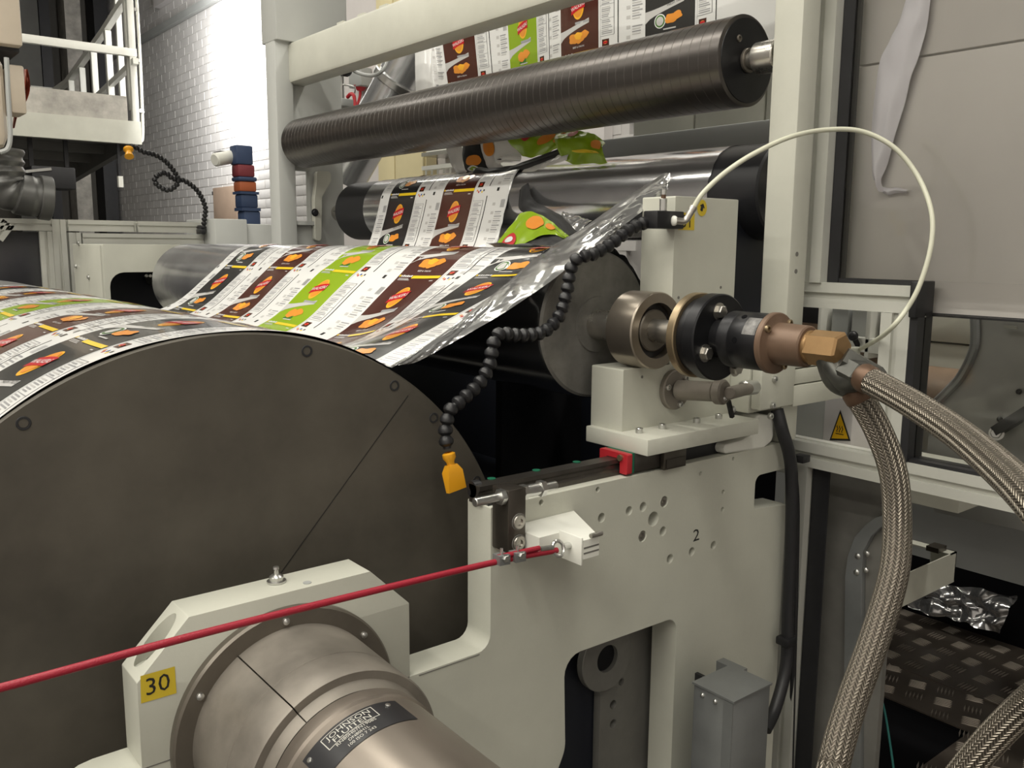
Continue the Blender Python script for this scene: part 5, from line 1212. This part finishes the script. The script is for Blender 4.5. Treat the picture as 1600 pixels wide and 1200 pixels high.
# ================================================================ checker plates
def checker_plate(name, label, outline, z, ang, pitch=.095):
    t = thing(name, label, 'floor plate', (outline[0][0], outline[0][1], 0)); t['kind'] = 'structure'; 
    n = len(outline); v = [Vector((x, y, z - .006)) for x, y in outline] + [Vector((x, y, z)) for x, y in outline]
    MB().add(v, [tuple(range(n))[::-1], tuple(range(n, 2 * n))] + [(i, (i + 1) % n, n + (i + 1) % n, n + i) for i in range(n)]).build('sheet', checker, t)
    def inside(x, y):
        c = False
        for (x0, y0), (x1, y1) in zip(outline, outline[1:] + outline[:1]):
            if (y0 > y) != (y1 > y) and x < (x1 - x0) * (y - y0) / (y1 - y0) + x0: c = not c
        return c
    xs = [p[0] for p in outline]; ys = [p[1] for p in outline]; mb = MB(); ca, sa = math.cos(ang), math.sin(ang); R = int(4 / pitch); cx, cy = sum(xs) / n, sum(ys) / n
    for i in range(-R, R):
        for j in range(-R, R):
            px, py = i * pitch, j * pitch; x, y = cx + px * ca - py * sa, cy + px * sa + py * ca
            if not (min(xs) < x < max(xs) and min(ys) < y < max(ys)) or not inside(x, y): continue
            q = ang + (PI / 2 if (i + j) % 2 else 0); d = Vector((math.cos(q), math.sin(q), 0)); nn = Vector((-d.y, d.x, 0))
            for k in range(5):
                c = Vector((x, y, z)) + nn * (k - 2) * .0125; a, b, w = d * .030, nn * .0034, Vector((0, 0, .004))
                mb.add([c - a, c + b, c + a, c - b, c - a * .7 + w, c + b * .3 + w, c + a * .7 + w, c - b * .3 + w], [(0, 3, 7, 4), (3, 2, 6, 7), (2, 1, 5, 6), (1, 0, 4, 5), (4, 7, 6, 5)])
    o = mb.build('tread', tread, t); o['kind'] = 'stuff'
    return t
checker_plate('floor_plate', 'checker plate floor around the dark opening at lower right', [(1.0, -1.2), (3.2, -1.2), (3.2, 1.19), (2.94, 1.19), (2.94, 1.185), (1.0, 1.185)][:3] + [(3.2, 1.62), (2.94, 1.60), (2.94, 1.19), (2.0, 1.19), (2.0, .9), (1.0, .9)], 0.0, .35)
checker_plate('floor_plate', 'darker raised checker plate behind the dark opening', [(3.19, -1.2), (3.74, -1.2), (3.74, 2.0), (2.93, 2.0), (2.93, 1.59), (3.19, 1.61)], .004, -.1, .105)
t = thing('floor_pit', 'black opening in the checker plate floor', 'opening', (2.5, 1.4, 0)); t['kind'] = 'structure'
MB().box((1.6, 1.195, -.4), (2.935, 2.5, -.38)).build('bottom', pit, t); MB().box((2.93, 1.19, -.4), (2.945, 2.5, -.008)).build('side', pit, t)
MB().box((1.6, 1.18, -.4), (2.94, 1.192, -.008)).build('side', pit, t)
MB().box((1.57, 1.19, -.018), (2.93, 2.5, -.012)).build('cover', pit, t)  # flat black sheet painting the darkness inside the opening
# ================================================================ segmented coolant hoses
def loc_hose(name, label, pts, r, nozzle=None, pitch=None, m=blackpl):
    t = thing(name, label, 'coolant hose', pts[0]); c = crom(pts, 10); pitch = pitch or r * 1.45; q = resample(c, pitch)
    me = MB().lathe([(-r * .80, 0), (-r * .80, r * .62), (-r * .55, r * .80), (-r * .2, r), (r * .25, r * .97), (r * .5, r * .74), (r * .62, r * .56), (r * .95, r * .52), (r * .95, 0)], (0, 0, 0), (0, 0, 1), 18).build('segment', m, mesh_only=True)
    for a, b in zip(q, q[1:]):
        o = link('segment', me, t); o.rotation_mode = 'QUATERNION'; o.rotation_quaternion = (b - a).to_track_quat('Z', 'Y'); o.location = a - Vector(t.location)
    return t, q
YH_ = 1.025
lp = [(1016, 345, .995), (985, 358, 1.0), (955, 381, 1.005), (925, 398, 1.01), (905, 402, 1.015), (892, 420, YH_), (886, 455, YH_), (874, 493, YH_), (850, 518, YH_), (815, 524, YH_), (781, 522, YH_), (770, 540, YH_), (765, 570, YH_), (748, 600, YH_), (718, 628, YH_), (703, 642, YH_), (696, 672, YH_), (699, 700, 1.02), (704, 722, 1.015)]
lh, q = loc_hose('coolant_hose', 'long black segmented coolant hose with orange fan nozzle before drum', [atY(*p) for p in lp], .0108)
d = (atY(713, 765, 1.01) - q[-1]).normalized(); s_ = q[-1]; sd_ = d.cross(Vector((0, 1, 0))).normalized(); fr_ = sd_.cross(d)
MB().lathe([(0, .006), (.002, .0095), (.008, .0095), (.014, .0058), (.020, .0058), (.021, 0)], s_, d, 18).build('nozzle_neck', yellowpl, lh)
n0 = s_ + d * .018; n1 = s_ + d * .028; n2 = s_ + d * .056
mb = MB(); 
def rect(c, a, b): return [c - sd_ * a - fr_ * b, c + sd_ * a - fr_ * b, c + sd_ * a + fr_ * b, c - sd_ * a + fr_ * b]
vv = rect(n0, .007, .006) + rect(n1, .0125, .0085) + rect(n2, .0150, .004)
mb.add(vv, [(0, 1, 2, 3)[::-1], (8, 9, 10, 11)] + [(k + i, k + (i + 1) % 4, k + 4 + (i + 1) % 4, k + 4 + i) for k in (0, 4) for i in range(4)]); mb.build('fan_nozzle', yellowpl, lh)
mf = thing('valve_manifold', 'black valve block with clear fitting on top of saddle upright', 'valve', atY(1037, 343, .99))
a = atY(1014, 357, .985); b_ = atY(1057, 331, .985)
MB().box((a.x, .968, a.z), (b_.x, .998, b_.z), 0, .002).build('block', blackpl, mf)
p = atY(1036, 330, .985); MB().cyl(p, p + Vector((0, 0, .020)), .0062, 16, bev=.001).build('fitting', zinc, mf); MB().cyl(p + Vector((0, 0, .020)), p + Vector((0, 0, .026)), .004, 12).build('dark_pin', copperf, mf); MB().cyl(p + Vector((0, 0, .026)), p + Vector((0, 0, .034)), .0048, 14).build('fitting_cap', zinc, mf)
p = atY(1053, 345, .966); MB().sphere(p, .0082, 18, sc=(.6, 1, 1)).build('white_collar', paint_white, mf)
tb0 = [atY(1056, 345, .962), atY(1070, 345, .955), atY(1078, 334, .95), atY(1083, 325, .947)]
MB().tube(crom(tb0, 6), .0055, 16).build('elbow_fitting', steel, mf); MB().cyl(tb0[-1] - (tb0[-1] - tb0[-2]).normalized() * .004, tb0[-1] + (tb0[-1] - tb0[-2]).normalized() * .003, .0064, 16).build('release_collar', steel, mf)
at = thing('air_tube', 'white plastic air tube arching over the near post', 'tube', tb0[-1])
ap = [tb0[-1], atY(1100, 300, .935), atY(1135, 268, .915), atY(1180, 239, .89), atY(1235, 214, .865), atY(1290, 203, .85), atY(1345, 205, .82), atY(1395, 229, .78), atY(1432, 272, .745), atY(1454, 325, .715), atY(1456, 375, .705), atY(1442, 432, .71), atY(1420, 478, .725), atY(1385, 520, .76), atX(1345, 545, 1.62), atX(1322, 556, 1.7)]
MB().tube(crom(ap, 10), .0040, 12).build('tube_run', tubew, at)
# smaller hose of the left cabinet
lp2 = [(318, 361), (319, 345), (321, 325), (312, 303), (300, 290), (285, 281), (270, 279), (258, 270), (243, 277), (245, 288), (262, 297), (276, 289), (278, 278), (268, 262), (255, 249), (240, 241), (224, 237), (214, 231), (206, 229), (199, 232)]
lh2, q2_ = loc_hose('coolant_hose', 'small looped black segmented hose with yellow nozzle at left cabinet', [atY(u, v, 3.83) for u, v in lp2], .0115)
d = Vector((-.1, -.45, -.6)).normalized()
MB().lathe([(0, .010), (.004, .019), (.012, .019), (.020, .011), (.03, .013), (.045, .018), (.047, 0)], q2_[-1], d, 16).build('nozzle', yellowpl, lh2)
MB().box(atY(306, 358, 3.86), atY(322, 366, 3.80), 0, .004).build('base_block', blackpl, lh2)
# ================================================================ small pieces belong to the part that carries them
def nest(thing_name, pairs):
    for t in [o for o in bpy.data.objects if o.parent is None and o.name.split('.')[0] == thing_name]:
        kids = list(t.children)
        for child, part in pairs:
            host = next((k for k in kids if k.name.split('.')[0] == part), None)
            for k in kids:
                if host and k.name.split('.')[0] == child and k is not host: k.parent = host
nest('drum_rotary_union', [('lettering', 'nameplate'), ('frame_line', 'nameplate'), ('rivet', 'nameplate'), ('dome_screw', 'flange_ring'), ('end_boss', 'body')])
nest('roller_rotary_joint', [('hex_bolt', 'black_flange'), ('brass_screw', 'bronze_body'), ('port_hole', 'black_body'), ('faded_label', 'black_body')])
nest('bearing_block', [('sticker_number', 'sticker'), ('socket_screw', 'block'), ('grease_nipple', 'block'), ('joint_line', 'block')])
nest('printing_drum', [('countersunk_screw', 'end_disc'), ('seam', 'end_disc')])
nest('roller_saddle', [('sticker_number', 'sticker'), ('arrow', 'arrow_sticker'), ('drilled_hole', 'saddle_block')])
nest('side_frame', [('socket_screw', 'frame_plate'), ('handwritten_mark', 'frame_plate'), ('joint_line', 'frame_plate')])
nest('warning_sign_box', [('sign_face', 'sign_border'), ('heat_wave', 'sign_border'), ('surface_bar', 'sign_border')])
nest('slide_table', [('socket_screw', 'table_plate')])
nest('linear_rail', [('plug', 'rail_bar')])
nest('stop_block', [('socket_screw', 'block'), ('counterbore', 'block'), ('hex_nut', 'stud'), ('bolt_head', 'bolt_shank')])
nest('cord_bracket', [('groove', 'block'), ('eye_bolt', 'angle_plate'), ('eye_shank', 'angle_plate'), ('hex_nut', 'angle_plate')])
nest('cover_box', [('dome_screw', 'box_body'), ('folded_flange', 'box_body')])
nest('printed_film', [('printed_artwork', 'film_sheet')]); nest('hanging_film', [('printed_artwork', 'film_sheet')])
nest('clamp_cylinder', [('socket_screw', 'flange'), ('end_cap', 'barrel')])
nest('pull_cord', [('clamp_nut', 'rope_clamp'), ('clamp_bolt', 'rope_clamp')])
nest('lower_guard_sheet', [('dome_bolt', 'rounded_flange')])
nest('curved_guard', [('rivet', 'sheet'), ('rolled_edge', 'sheet')])
nest('coolant_hose', [('fan_nozzle', 'nozzle_neck')])
nest('valve_manifold', [('dark_pin', 'fitting'), ('fitting_cap', 'fitting'), ('release_collar', 'elbow_fitting')])
nest('braided_hose', [('hex_nut', 'ferrule')])
nest('dark_roller', [('socket_screw', 'end_disc'), ('seat_ring', 'end_disc'), ('shaft_sleeve', 'shaft')])
nest('far_bearing_housing', [('screw', 'side_plate')])
